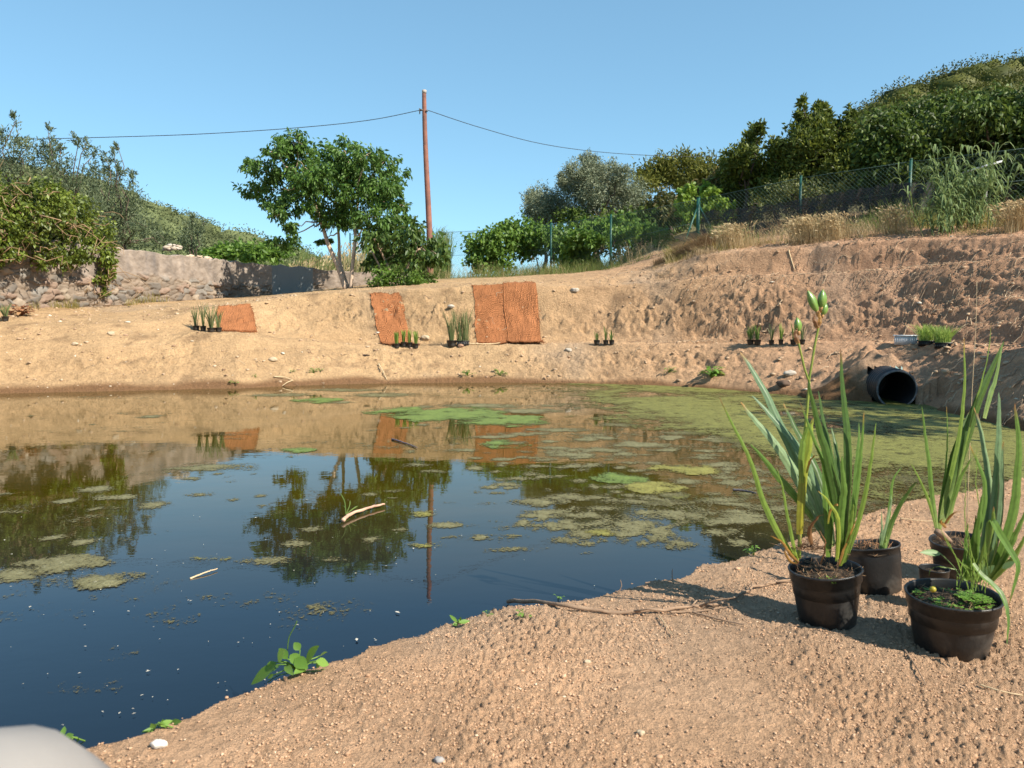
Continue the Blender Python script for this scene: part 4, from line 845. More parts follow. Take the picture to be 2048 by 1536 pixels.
reedclump('giant_reed', 'short reed tuft at the left foot of the giant reeds', 1868, 13.2, 7, 90, 34, 6, GRD, .34)
# ------------------------------------------------------------------ coir mats
def coirmat():
    m, n, b = newmat('coir'); uv = n.nodes.new('ShaderNodeUVMap'); tc = n.nodes.new('ShaderNodeTexCoord')
    mp = n.nodes.new('ShaderNodeMapping'); lnk(n, uv.outputs[0], mp.inputs[0]); w = []
    nz_ = noise_node(n, 9, 3, .6, tc.outputs['Object']); add = n.nodes.new('ShaderNodeVectorMath'); add.operation = 'MULTIPLY_ADD'; add.inputs[1].default_value = (.05, .05, 0)
    lnk(n, nz_.outputs['Color'], add.inputs[0]); lnk(n, mp.outputs[0], add.inputs[2])
    for ax, d in (('X', 'X'), ('Y', 'Y')):
        t = n.nodes.new('ShaderNodeTexWave'); t.bands_direction = ax; t.inputs['Scale'].default_value = 12.5; t.inputs['Distortion'].default_value = 1.3; t.inputs['Detail'].default_value = 3
        lnk(n, add.outputs[0], t.inputs['Vector']); w.append(t)
    mul = n.nodes.new('ShaderNodeMath'); mul.operation = 'MULTIPLY'; lnk(n, w[0].outputs['Fac'], mul.inputs[0]); lnk(n, w[1].outputs['Fac'], mul.inputs[1])
    r = n.nodes.new('ShaderNodeValToRGB'); e = r.color_ramp.elements; e[0].position = .0; e[0].color = (.29, .118, .05, 1); e[1].position = .35; e[1].color = (.43, .172, .072, 1)
    lnk(n, mul.outputs[0], r.inputs[0]); t3 = noise_node(n, 3, 4, .6, tc.outputs['Object']); mr = n.nodes.new('ShaderNodeMapRange'); mr.inputs[1].default_value = .3; mr.inputs[2].default_value = .7; mr.inputs[3].default_value = .8; mr.inputs[4].default_value = 1.15
    lnk(n, t3.outputs['Fac'], mr.inputs[0]); mm = n.nodes.new('ShaderNodeMix'); mm.data_type = 'RGBA'; mm.blend_type = 'MULTIPLY'; mm.inputs[0].default_value = 1; lnk(n, r.outputs[0], mm.inputs[6]); lnk(n, mr.outputs[0], mm.inputs[7])
    lnk(n, mm.outputs[2], b.inputs['Base Color']); b.inputs['Roughness'].default_value = .95; b.inputs['Specular IOR Level'].default_value = .1
    bp = n.nodes.new('ShaderNodeBump'); bp.inputs['Strength'].default_value = .9; bp.inputs['Distance'].default_value = .012; lnk(n, mul.outputs[0], bp.inputs['Height']); lnk(n, bp.outputs[0], b.inputs['Normal'])
    return m
COIR = coirmat()
def coir(label, quad, seed, lift=.03, over=0):
    """quad: photo corners top-left, top-right, bottom-right, bottom-left"""
    TL, TRi, BR, BL = [np.array((q[0], hit(q[0], q[1], 8, 22, 0)[1])) for q in quad]
    nu, nv = 90, 110; u = np.linspace(0, 1, nu); v = np.linspace(0, 1, nv); U, Vv = np.meshgrid(u, v)
    bow = 0
    e1 = 3.2*fbm(Vv*5, Vv*0+seed, 3, seed)*(1-U)*1.3+3.2*fbm(Vv*5, Vv*0+seed+9, 3, seed+2)*U*1.3
    px = (TL[0]*(1-U)+TRi[0]*U)*(1-Vv)+(BL[0]*(1-U)+BR[0]*U)*Vv+e1
    D = (TL[1]*(1-U)+TRi[1]*U)*(1-Vv)+(BL[1]*(1-U)+BR[1]*U)*Vv+.03*fbm(U*4, Vv*2, 2, seed+4)
    x = (px-1024)/1545*D; z = HD(x, D)
    for _ in range(14):
        zp = np.pad(z, 1, mode='edge'); zs = (zp[:-2, 1:-1]+zp[2:, 1:-1]+zp[1:-1, :-2]+zp[1:-1, 2:])/4; z = np.maximum(zs, z*.3+zs*.7)
    z = z+lift+.012*fbm(U*7, Vv*9, 3, seed+6)+.01*over; V = np.stack([x, D, z], -1).reshape(-1, 3); n0 = len(V)
    Vb = V-np.array((0, -.018, .018)); F = grid_faces(nv, nu); Fb = F[:, ::-1]+n0
    idx = np.arange(n0).reshape(nv, nu); ring = np.concatenate([idx[0], idx[1:, -1], idx[-1, -2::-1], idx[-2:0:-1, 0]]); nx2 = np.roll(ring, -1)
    Fs = np.stack([ring, nx2, nx2+n0, ring+n0], -1)
    o = mesh_obj('coir_mat', np.concatenate([V, Vb]), np.concatenate([F, Fb, Fs]), COIR, None, True, loc=V[n0//2])
    Wm = abs(TRi[0]-TL[0])*pxm(TL[1]); Lm = math.hypot(TL[1]-BL[1], z[0, 0]-z[-1, 0])*1.05
    uvl = o.data.uv_layers.new(name='UVMap'); li = np.zeros(len(o.data.loops), int); o.data.loops.foreach_get('vertex_index', li); li %= n0
    uvl.data.foreach_set('uv', np.stack([U.ravel()[li]*Wm, Vv.ravel()[li]*Lm], -1).astype(np.float32).ravel())
    tag(o, label, 'mat', 'coir erosion mats pegged on the bank')
    # frayed yarn along the rim, part of the mat
    rg = np.random.RandomState(seed); mb = MB(); base = V.reshape(nv, nu, 3)
    for k in range(150):
        s_ = rg.randint(4); i = rg.randint(nv); j = rg.randint(nu); p = base[0 if s_ == 0 else (-1 if s_ == 1 else i), j if s_ < 2 else (0 if s_ == 2 else -1)]
        l = rg.uniform(.02, .07); d = rg.normal(size=3)*(1, .5, .6); d /= np.linalg.norm(d); mb.tube([p, p+d*l*.5+(0, -.01, 0), p+d*l+(0, -.01, -.012)], .003, 3, cap=False)
    mb.build('frayed_yarn', COIR, o)['kind'] = 'stuff'
coir('small squarish coir mat lying behind the row of four pots', [(437,616),(503,611),(512,667),(432,664)], 3)
coir('narrow slanting coir mat hanging down behind the light green seedlings', [(738,586),(797,585),(840,691),(776,692)], 5)
coir('left strip of the widest coir mat pair', [(945,573),(1010,572),(1024,688),(955,688)], 7)
coir('right strip of the widest coir mat pair, overlapping the left strip', [(1004,570),(1064,569),(1088,689),(1020,689)], 9, .042, 1)
# ------------------------------------------------------------------ drain pipe
PBm = pmat('pipe_black', (.022, .022, .025), (.04, .038, .036), 6, .45, .2, 30, .004, .4)
pc_ = at(1794, 779, 9.55); ax = np.array((.15, 1, .03)); ax /= np.linalg.norm(ax); t = thing('drain_pipe', 'wide black ribbed plastic drain pipe sticking out of the bank', 'pipe', (pc_[0], pc_[1], 0))
sx = np.cross(ax, (0, 0, 1)); sx /= np.linalg.norm(sx); sz = np.cross(sx, ax)
def ringpts(c, r, n=56): a = np.arange(n)*2*math.pi/n; return c+r*(np.cos(a)[:, None]*sx+np.sin(a)[:, None]*sz)
rings = []; Ro = .243
for i in range(90):
    d_ = 1.1*i/89; rings.append(ringpts(pc_+ax*d_, Ro+(.010 if (i//3) % 2 and i > 4 else 0)))
ins = [ringpts(pc_+ax*d_, .216) for d_ in np.linspace(1.1, 0.0, 14)]
V = np.array(rings+ins[:13]+[ringpts(pc_, .220)]); nn = V.shape[0]; Fp = grid_faces(nn, 56, True)
mesh_obj('pipe_wall', V.reshape(-1, 3), Fp, PBm, t, True)
lip = np.array([ringpts(pc_-ax*.001, .2435), ringpts(pc_-ax*.006, .239), ringpts(pc_-ax*.006, .224), ringpts(pc_-ax*.001, .2195)]); mesh_obj('cut_edge', lip.reshape(-1, 3), grid_faces(4, 56, True), pmat('pipe_edge', (.16, .16, .165), (.07, .07, .07), 20, .6), t, True)
mesh_obj('end_stop', np.concatenate([ringpts(pc_+ax*1.09, .216), [pc_+ax*1.09]]), np.array([(k, (k+1) % 56, 56) for k in range(56)]), PBm, t)
# ------------------------------------------------------------------ pots
POTM = pmat('pot_black', (.014, .014, .014), (.10, .092, .082), 9, .42, .35, 40, .004, .5, lo=.50, hi=.80)
SOILD = pmat('potting_soil', (.035, .024, .016), (.09, .06, .035), 60, .95, .9, 120, .01)
def lathe(mb, prof, c, ax_=(0, 0, 1), n=48, sq=(1, 1), dent=None):
    c = np.asarray(c, float); az_ = np.asarray(ax_, float); az_ /= np.linalg.norm(az_); X_ = np.cross((0, 1, 0), az_); X_ /= np.linalg.norm(X_); Y_ = np.cross(az_, X_)
    a = np.arange(n)*2*math.pi/n; V = []
    for r, z in prof:
        rr = np.full(n, r, float)
        if dent is not None: rr = rr*dent(a, z)
        V.append(c+X_[None]*(np.cos(a)*rr*sq[0])[:, None]+Y_[None]*(np.sin(a)*rr*sq[1])[:, None]+az_[None]*z)
    mb.add(np.array(V).reshape(-1, 3), grid_faces(len(prof), n, True)); return X_, Y_, az_
def pot_mesh(name, c, rt, rb, h, parent, ax_=(0, 0, 1), n=48, sq=(1, 1), dent=None, mat=None):
    mb = MB(); lp = rt*.06
    prof = [(.001, 0), (rb*.93, 0), (rb, h*.02), (rb*1.0+(rt-rb)*.35*.9, h*.35), (rb+(rt-rb)*.62*.9, h*.66), (rb+(rt-rb)*.80, h*.80), (rt*.975, h*.805), (rt*.985, h*.955), (rt*1.01, h*.96), (rt*1.02, h*.97), (rt*1.02, h*.99), (rt*1.01, h),
            (rt*.975, h), (rt*.955, h*.98), (rt*.94, h*.80), (rt*.90, h*.55), (.001, h*.5)]
    lathe(mb, prof, c, ax_, n, sq, dent); return mb.build(name, mat or POTM, parent, True)
def soil_disc(c, r, parent, seed, ax_=(0, 0, 1), dome=.012, sq=(1, 1), mat=None):
    mb = MB(); c = np.asarray(c, float); az_ = np.asarray(ax_, float)/np.linalg.norm(ax_); X_ = np.cross((0, 1, 0), az_); X_ /= np.linalg.norm(X_); Y_ = np.cross(az_, X_)
    n, m_ = 16, 48; rr = np.linspace(0.001, 1, n)[:, None]; a = (np.arange(m_)*2*math.pi/m_)[None]; x = rr*np.cos(a)*r*sq[0]; y = rr*np.sin(a)*r*sq[1]
    z = dome*(1-rr**2)+fbm(x*60+seed, y*60, 3, seed)*.010+fbm(x*20+seed, y*20, 2, seed)*.008
    V = c+X_*x[..., None]+Y_*y[..., None]+az_*z[..., None]; mb.add(V.reshape(-1, 3), grid_faces(n, m_, True)); return mb.build('soil', mat or SOILD, parent, True)
# ---- the small nursery pots on the shelf
SEED = leafmat('leaf_seedling', [(.16,.25,.05), (.24,.34,.07), (.33,.43,.11)], .5, .35)
SEDG = leafmat('leaf_sedge', [(.09,.13,.05), (.14,.19,.07), (.3,.27,.13)], .5, .3)
IRS = leafmat('leaf_iris_small', [(.08,.14,.03), (.12,.19,.045), (.18,.26,.06)], .5, .3)
def small_pot(label, px, py, D, rt, h, leafh, nl, lm, seed, group, lw=.012, spread=.25, sq=False):
    rg = np.random.RandomState(seed); x = (px-1024)/1545*D; z = float(HD(np.array([x]), np.array([D]))[0]); z = max(z, at(px, py, D)[2]-.03)
    z = at(px, py, D)[2] if abs(at(px, py, D)[2]-z) < .06 else z
    c = np.array((x, D, z)); t = thing('potted_plant', label, 'potted plant', c, group)
    pot_mesh('pot', c, rt, rt*.74, h, t, n=20 if not sq else 4); soil_disc(c+(0, 0, h*.86), rt*.9, t, seed)
    mb = MB()
    for i in range(nl):
        a = rg.uniform(0, 6.28); r0 = rt*.5*rg.rand(); l = leafh*rg.uniform(.55, 1.08); sp = spread*rg.uniform(.2, 1.3); d = np.array((math.cos(a), math.sin(a), 0)); b = c+d*r0+(0, 0, h*.85)
        blade(mb, [b, b+d*l*sp*.25+(0, 0, l*.5), b+d*l*sp*.8+(0, 0, l*.97)], lw, 6, rg.normal(size=3)*(1, 1, .1), .15)
    mb.build('leaves', lm, t)
def seat(px, py, lo=8, hi=18): p = hit(px, py, lo, hi, 1); return p[1]
row = 'small nursery pots set out along the shelf of the bank'
sp = [('lone small pot of grassy leaves at the left edge of the far bank', 11, 643, .055, .085, .24, 34, SEDG, .010, .5),
 ('leftmost of the four small pots beside the smallest coir mat', 392, 660, .058, .075, .36, 22, SEDG, .010, .3),
 ('second from the left of the four small pots beside the smallest coir mat', 406, 662, .052, .085, .46, 20, SEDG, .010, .25),
 ('widest of the four pots beside the smallest coir mat, with reddish straw leaves', 422, 664, .070, .072, .40, 40, SEDG, .009, .45),
 ('rightmost of the four small pots, against the smallest coir mat', 437, 664, .055, .075, .30, 20, SEDG, .010, .3),
 ('leftmost of the four pots of light green seedlings below the narrow coir mat', 793, 696, .055, .08, .24, 34, SEED, .013, .15),
 ('second of the four pots of light green seedlings below the narrow coir mat', 807, 693, .055, .08, .24, 34, SEED, .013, .15),
 ('third of the four pots of light green seedlings below the narrow coir mat', 819, 694, .055, .08, .26, 34, SEED, .013, .2),
 ('rightmost of the four pots of light green seedlings below the narrow coir mat', 831, 696, .055, .08, .25, 34, SEED, .013, .2),
 ('dark round pot with tall thin rush stems, left of the ribbed tray', 903, 693, .09, .11, .55, 60, SEDG, .008, .25),
 ('leftmost of the three small iris pots right of the wide coir mats', 1194, 689, .058, .08, .20, 12, IRS, .012, .3),
 ('middle of the three small iris pots right of the wide coir mats', 1212, 689, .050, .08, .26, 12, IRS, .012, .2),
 ('rightmost of the three small iris pots right of the wide coir mats', 1224, 689, .048, .08, .20, 12, IRS, .012, .35),
 ('leftmost of the six small pots on the right part of the shelf', 1502, 689, .058, .075, .26, 26, IRS, .012, .3),
 ('bushiest of the six small pots on the right part of the shelf', 1516, 689, .060, .075, .26, 30, IRS, .012, .3),
 ('small pot with yellowish leaves, third of the six on the right part of the shelf', 1544, 689, .045, .07, .27, 12, SEDG, .011, .3),
 ('small pot with upright green leaves, fourth of the six on the right shelf', 1563, 689, .040, .08, .27, 14, SEED, .012, .2),
 ('small pot half hidden behind the seed capsule, fifth of the six on the shelf', 1588, 688, .050, .07, .27, 14, IRS, .012, .25),
 ('small pot just right of the flower stem, last of the six on the shelf', 1606, 688, .045, .07, .26, 12, SEDG, .011, .25)]
for i, (lb, a_, b_, rt, h_, lh, nl, lm, lw, sd_) in enumerate(sp):
    small_pot(lb, a_, b_, seat(a_, b_), rt, h_, lh, nl, lm, 700+i, row, lw, sd_)
def tray(name, label, px0, px1, py, dep, h, mat, parts, plants=None, cat='tray', ribs=9, seed=1):
    D = seat((px0+px1)/2, py); a = at(px0, py, D); b = at(px1, py, D); z0 = min(max(a[2], HD([a[0]], [D])[0]-.01), HD([a[0]], [D])[0]+.06); ut = ((a[0]+b[0])/2)/D; an_ = math.atan(ut); w = (b[0]-a[0])*math.cos(an_); c = np.array((ut*(D+dep/2*math.cos(an_)), D+dep/2*math.cos(an_), z0))
    t = thing(name, label, cat, c); mb = MB(); th = .006
    for sx_, sy_, dx, dy in ((0, -1, w, th), (0, 1, w, th), (-1, 0, th, dep-2*th), (1, 0, th, dep-2*th)):
        mb.box(c+(sx_*(w/2-th/2), sy_*(dep/2-th/2), h/2), (dx, dy, h))
    mb.box(c+(0, 0, th/2+.001), (w-2*th-.001, dep-2*th-.001, th)); mb.build('shell', mat, t)
    mb = MB()
    for k in range(ribs): mb.box(c+((k+.5)/ribs*w-w/2, -dep/2-.004, h*.45), (w/ribs*.35, .007, h*.8))
    mb.build('ribs', mat, t)
    mb = MB(); mb.box(c+(0, -dep/2-.006, h-.006), (w+.03, .014, .012)); mb.box(c+(0, dep/2+.006, h-.006), (w+.03, .014, .012)); mb.box(c+(-w/2-.009, 0, h-.006), (.014, dep, .012)); mb.box(c+(w/2+.009, 0, h-.006), (.014, dep, .012)); mb.build('rim', mat, t)
    if plants:
        nl, lh, lm, lw, spd = plants; rg = np.random.RandomState(seed); ms = MB(); ms.box(c+(0, 0, h*.8), (w-.02, dep-.02, .01)); ms.build('soil', SOILD, t); mb = MB()
        for i in range(nl):
            an = rg.uniform(0, 6.28); l = lh*rg.uniform(.5, 1.1); d = np.array((math.cos(an), math.sin(an), 0)); b_ = c+np.array((rg.uniform(-.46, .46)*w, rg.uniform(-.45, .45)*dep, h*.8)); s_ = spd*rg.uniform(.1, 1.2)
            blade(mb, [b_, b_+d*l*s_*.3+(0, 0, l*.5), b_+d*l*s_+(0, 0, l*.96)], lw, 6, rg.normal(size=3)*(1, 1, .1), .15)
        mb.build('leaves', lm, t)
    t.rotation_euler = (0, 0, -an_)
    return c, w
tray('plant_tray', 'ribbed black tray of tall green rushes between the two hanging coir mats', 913, 938, 693, .22, .10, POTM, 0, (110, .62, SEDG, .009, .28), ribs=6, seed=3)
WH = pmat('white_plastic', (.62, .64, .66), (.5, .52, .54), 8, .5)
cW, wW = tray('crate', 'white slotted plastic crate on the shelf beside the black seedling trays', 1788, 1834, 689, .26, .13, WH, 0, None, 'crate', 12)
tray('seedling_tray', 'left of the two black seedling trays beside the white crate', 1836, 1867, 691, .34, .075, POTM, 0, (260, .24, SEED, .006, .7), ribs=8, seed=4)
tray('seedling_tray', 'right of the two black seedling trays beside the white crate', 1869, 1902, 691, .34, .08, POTM, 0, (300, .24, SEED, .006, .7), ribs=8, seed=5)
# grass bundle lying across the trays
# ------------------------------------------------------------------ bank details
mb = MB(); rg = np.random.RandomState(77)
ROOT = crumbmat('root', [(0, (.20,.13,.085)), (.5, (.34,.24,.16)), (1, (.52,.40,.27))])
for i in range(950):
    px = rg.choice((rg.uniform(1320, 2060), rg.uniform(1320, 2060), rg.uniform(450, 2060), rg.uniform(1800, 2060))); py = rg.uniform(470, 690) if px > 1250 else rg.uniform(590, 740)
    if px > 1600 and rg.rand() < .45: py = rg.uniform(695, 860)
    if px < 1250 and rg.rand() < .55: continue
    x, y, z = ray(px, py); p = hit(px, py, 6.5, 17, 0) if i % 2 == 0 else p+np.array((rg.normal()*.5, rg.normal()*.12, 0))
    if p[2] < .12 or (abs((p[0]-4.77)-(p[1]-9.55)*.15) < .42 and 9.3 < p[1] < 11): continue
    l = rg.uniform(.05, .28)*(1.0 if px > 1250 else .7); a = rg.uniform(-.6, .6)+(math.pi if rg.rand() < .5 else 0); n_ = 6
    q = np.cumsum(np.stack([np.full(n_, math.cos(a)*l/n_)+rg.normal(size=n_)*l*.07, rg.normal(size=n_)*l*.09, np.zeros(n_)], -1), 0)+p
    q[:, 2] = HD(q[:, 0], q[:, 1])+.012+abs(rg.normal(size=n_))*.02; mb.tube(q, np.linspace(1, .4, n_)*rg.uniform(.0025, .007), 4)
tag(mb.build('roots', ROOT), 'torn roots and twigs sticking out of the bank', 'roots', kind='stuff')
mb = MB()
for i in range(520):    # hanging fine roots under the right hand lip
    px = rg.uniform(1320, 2050); D = float(cr(-.35)(px))+rg.uniform(-.25, .2); x = (px-1024)/1545*D; z = H(x, D)
    l = rg.uniform(.08, .30); q = np.array([(x, D, z+.02), (x+rg.normal()*.03, D-l*.45, z+.02-l*.2), (x+rg.normal()*.07, D-l*.6, z-l*.75)]); q[1:, 2] = np.maximum(q[1:, 2], HD(q[1:, 0], q[1:, 1])+.015); mb.tube(q, (.004, .003, .0015), 3, cap=False)
tag(mb.build('hanging_roots', ROOT), 'fine roots hanging under the lip of the upper bank', 'roots', kind='stuff')
def stick(label, pts, r, mat, name='stick', rg=rg, n=24, cat='stick', fork=0):
    P = spline(pts, n); P[1:-1] += rg.normal(size=(n-2, 3))*r*(.3 if n > 30 else .12); mb = MB(); rr = np.linspace(r, r*.5, n)*(1+.08*np.sin(np.arange(n)*1.1)); mb.tube(P, rr, 8)
    for k in range(fork):
        i = rg.randint(n//3, n-2); d = P[i+1]-P[i]; d /= np.linalg.norm(d); e = P[i]+(d+rg.normal(size=3)*(.7, .7, .12))*r*rg.uniform(8, 22); e[2] = max(e[2], H(e[0], e[1])+.004); mb.tube([P[i], P[i]*.5+e*.5+(0, 0, r), e], (r*.5, r*.4, r*.2), 5)
    return tag(mb.build(name, mat, None, True, loc=P[0]), label, cat)
STK = pmat('stick_wood', (.34, .23, .15), (.22, .14, .09), 30, .9, .6, 120, .004); STR = pmat('straw', (.60, .46, .28), (.48, .35, .2), 30, .7)
def gp(px, py, up=.006, **k): p = hit(px, py, .8, 20, 1); p[2] += up; return p
stick('long thin crooked branch lying along the water edge of the near bank', [gp(1016, 1208, .008), gp(1100, 1212, .010), gp(1180, 1224), gp(1250, 1230), gp(1320, 1226, .010), gp(1390, 1215), gp(1440, 1212, .010), gp(1500, 1185, .012), gp(1545, 1170), gp(1600, 1160, .008)], .0072, STK, 'branch', n=40, cat='branch', fork=6)
stick('short dark twig forking off below the long branch', [gp(1385, 1228), gp(1430, 1240), gp(1490, 1254)], .004, STK)
stick('short bare twig beside the long branch near the potted iris', [gp(1340, 1228), gp(1400, 1226), gp(1460, 1216)], .003, STK)
stick('thin dark twig on the soil below the two front pots', [gp(1806, 1300), gp(1830, 1335), gp(1852, 1375)], .003, STK)
stick('pale straw stalk lying at the right edge of the gravel', [gp(1960, 1375), gp(2005, 1388), gp(2046, 1396)], .0028, STR)
stick('small straw stalk lying above the middle of the gravel', [gp(1318, 1235), gp(1332, 1255), gp(1345, 1274)], .0018, STR)
stick('pale straw behind the squashed pot', [gp(1800, 1042, .012), gp(1835, 1046, .012), gp(1872, 1048, .012)], .003, STR)
for i, (q, r) in enumerate([([(1236,1186),(1243,1172),(1241,1160)], .002), ([(1345,1160),(1344,1146),(1345,1138)], .002), ([(1262,1168),(1285,1172),(1320,1172)], .003), ([(1290,1166),(1320,1163),(1345,1164)], .003)]):
    b = gp(*q[0], .0); D = b[1]; P = [at(a_, c_, D) for a_, c_ in q]; P[0] = b
    stick(['thin bare twig standing up at the near water edge', 'short twig standing up beside the root tangle', 'lower of two flat rootlets poking over the water', 'upper of two flat rootlets poking over the water'][i], P, r, STK)
def wp_(px, py, z=.008): p = at(px, py, D_at_z(px, py)); p[2] = z; return p
stick('floating broken reed stem with pinkish root end', [wp_(686, 1046, .012), wp_(700, 1036, .02), wp_(735, 1023, .02), wp_(769, 1014, .016)], .011, pmat('reed_pink', (.62, .42, .28), (.45, .25, .18), 14, .5), 'reed_stem')
D_ = D_at_z(692, 1032); mb = MB(); b = wp_(692, 1034, .015)
for e, w_ in (((680, 985), .006), ((700, 1000), .005), ((716, 1012), .006), ((683, 1010), .004)): blade(mb, [b, b*.5+at(*e, D_)*.5+(.01, 0, .01), at(*e, D_)], w_, 8)
tag(mb.build('water_shoots', IRS, None, loc=b), 'thin green shoots sprouting from the floating reed stem', 'plant')
stick('thin dark stick floating in front of the narrow mat reflection', [wp_(784, 880), wp_(808, 887), wp_(834, 897)], .008, pmat('stick_grey', (.20, .16, .18), (.12, .10, .12), 9))
stick('pale stick half sunk beside the forked algae wisp', [wp_(380, 1158, .002), wp_(410, 1149), wp_(435, 1141)], .004, STR)
stick('short dark sticks floating left of the iris leaves', [wp_(1466, 982), wp_(1490, 984), wp_(1512, 989)], .008, pmat('stick_dark', (.06, .055, .06), (.1, .09, .1), 9))
stick('long pale stalk standing aslant on the far bank below the narrow mat', [gp(757, 732, .02), gp(766, 748, .04), gp(774, 762, .01)], .012, STR)
stick('upper stalk of the V shaped straws at the far water edge', [gp(548, 757, .03), gp(570, 760, .04), gp(585, 764, .03)], .010, STR)
stick('lower stalk of the V shaped straws at the far water edge', [gp(586, 765, .03), gp(576, 769, .03), gp(565, 774, .02)], .010, STR)
stick('pale cane lying on the shelf at the foot of the wide coir mats', [gp(938, 690, .02), gp(970, 690, .02), gp(1006, 688, .02)], .013, STR)
stick('pale stick on the upper right bank face', [gp(1577, 508, .02), gp(1583, 525, .03), gp(1590, 547, .02)], .014, STR)
stick('dark scrap of wood on the lower bank left of the seedlings', [gp(726, 712, .01), gp(732, 714, .02), gp(740, 715, .01)], .014, pmat('dark_wood', (.05, .035, .03)))
WHT = crumbmat('white_stone', [(0, (.40,.35,.29)), (1, (.45,.40,.33))]); PAL = crumbmat('pale_stone', [(0, (.44,.34,.23)), (1, (.48,.38,.26))])
for i, (lb, px, py, s_, mt_) in enumerate([('whitish stone on the far bank left of the drain pipe', 1580, 750, .085, WHT), ('white chalky lump lying on the near bank, bottom left', 318, 1492, .017, crumbmat('chalk', [(0, (.6,.57,.5)), (1, (.66,.62,.56))])),
  ('pale stone on the lower bank below the smallest coir mat', 545, 722, .07, PAL), ('white scrap stuck in the upper bank face right of the wide mats', 1150, 584, .07, WHT),
  ('small pale stone at the foot of the narrow mat', 851, 680, .08, PAL), ('brown stone in front of the ribbed black tray', 921, 694, .055, crumbmat('brown_stone', [(0, (.3,.18,.12)), (1, (.34,.2,.13))])),
  ('small light stone on the lower bank right of the three iris pots', 1137, 703, .06, WHT), ('whitish root knot above the tall rush pot', 902, 622, .06, WHT), ('small dark gap stone at the far waterline left of the pipe', 1566, 772, .10, crumbmat('dark_stone', [(0, (.10,.07,.05)), (1, (.12,.08,.06))])),
  ('tiny pale pebble on the near gravel, lower middle', 1282, 1468, .010, PAL), ('grey pebble on the near gravel below the water edge', 878, 1522, .011, crumbmat('grey_stone', [(0, (.3,.28,.27)), (1, (.32,.3,.28))])), ('pale pebble in the middle of the near gravel', 1175, 1325, .009, PAL),
  ('buff stone on the left slope below the path', 222, 670, .06, PAL), ('second buff stone on the left slope, lower down', 150, 690, .05, PAL)]):
    p = hit(px, py, .8, 20, 1); rock('stone', lb, p+(0, 0, s_*.25), s_, 50+i, mt_)
# ---- small weeds
WD = leafmat('leaf_weed', [(.10,.20,.03), (.15,.28,.045), (.22,.36,.07)], .45, .35)
def oval_leaf(mb, b, d, L, Wd, up=(0, 0, 1), n=9, droop=.2, pt=1.0):
    d = np.asarray(d, float); d /= np.linalg.norm(d); t = np.linspace(0, 1, n); P = np.asarray(b)+d[None]*(t*L)[:, None]-np.array((0, 0, 1))*(t**2*L*droop)[:, None]
    w = Wd*np.sin(np.clip(t, .01, .995)*math.pi)**.75*(1.25-.5*t*pt); ribbon(mb, P, w, np.cross(d, up)+1e-6, .12)
def weed(label, px, py, size, nl, seed, name='weed', wide=.6, pts=None, up=.02, mat=None):
    rg = np.random.RandomState(seed); c = hit(px, py, .8, 20, 1) if pts is None else np.asarray(pts); t = thing(name, label, 'weed', c); mb = MB(); ms = MB()
    for i in range(nl):
        a = rg.uniform(0, 6.28); r = size*rg.uniform(.15, .8); h_ = size*rg.uniform(.2, .9); b = c+np.array((math.cos(a)*r, math.sin(a)*r*.8, h_)); ms.tube([c+(0, 0, 0), c*.5+b*.5+(0, 0, h_*.25), b], size*.025, 4)
        oval_leaf(mb, b, (math.cos(a), math.sin(a), rg.uniform(-.2, .7)), size*rg.uniform(.35, .6), size*wide*.5, droop=.35)
    ms.build('stem', mat or WD, t); mb.build('leaves', mat or WD, t); return t
for i, (lb, a_, b_, s_, nl) in enumerate([('tiny green weed on the lower bank left of the narrow mat', 586, 746, .07, 8), ('pair of small weeds near the far waterline below the narrow mat', 628, 748, .09, 12), ('small weed on the lower bank, right beside the paired weeds', 641, 744, .07, 9),
   ('green weed at the far waterline below the left coir strip', 1000, 752, .12, 16), ('grey green weed at the far waterline below the ribbed tray', 936, 752, .12, 14), ('dark straggly weed at the far waterline right of the algae gap', 1424, 756, .20, 30),
   ('low weed on the far bank left of the straggly weed', 1338, 748, .12, 12), ('weed beside the path at the left, on the lower bank', 510, 755, .06, 6), ('weed at the far waterline under the smallest mat', 470, 768, .10, 8)]):
    weed(lb, a_, b_, s_, nl, 800+i)
def bindweed(label, px, py, leafs, seed, vine=None):
    rg = np.random.RandomState(seed); c = hit(px, py, .8, 6, 1); t = thing('bindweed', label, 'weed', c); D = c[1]; mb = MB(); ms = MB()
    for (lx, ly, tx_, ty_, w) in leafs:
        a_ = at(lx, ly, D+rg.uniform(-.03, .03)); b_ = at(tx_, ty_, D+rg.uniform(-.05, .03)); d = b_-a_; d[1] += rg.uniform(-.02, .02); oval_leaf(mb, a_, d, np.linalg.norm(d), w*pxm(D)*.95, (0, -.75, .65), 10, .05, 1.2)
        ms.tube([c+(rg.normal()*.01, 0, 0), c*.5+a_*.5+(0, 0, .012), a_], .0017, 5)
    for P in (vine or []): ms.tube(spline([at(q[0], q[1], D) for q in P], 12), .0014, 5)
    ms.build('stem', WD, t); mb.build('leaves', WD, t)
bindweed('leafy bindweed with heart shaped leaves hanging over the near water edge', 598, 1345, [(550,1330,505,1362,26),(552,1325,530,1345,24),(556,1322,575,1290,24),(575,1318,560,1292,20),(580,1310,605,1330,24),(590,1318,618,1332,28),(615,1330,590,1342,20),(612,1322,638,1288,24),(632,1322,657,1330,20),(640,1312,655,1300,8),(555,1330,545,1345,14),(570,1330,590,1342,16),(548,1350,530,1362,10),(600,1300,585,1288,18),(640,1325,630,1338,16)], 5, [[(575,1300),(578,1275),(590,1252),(594,1242)], [(598,1345),(630,1342),(650,1338)], [(598,1345),(560,1350),(535,1365)]])
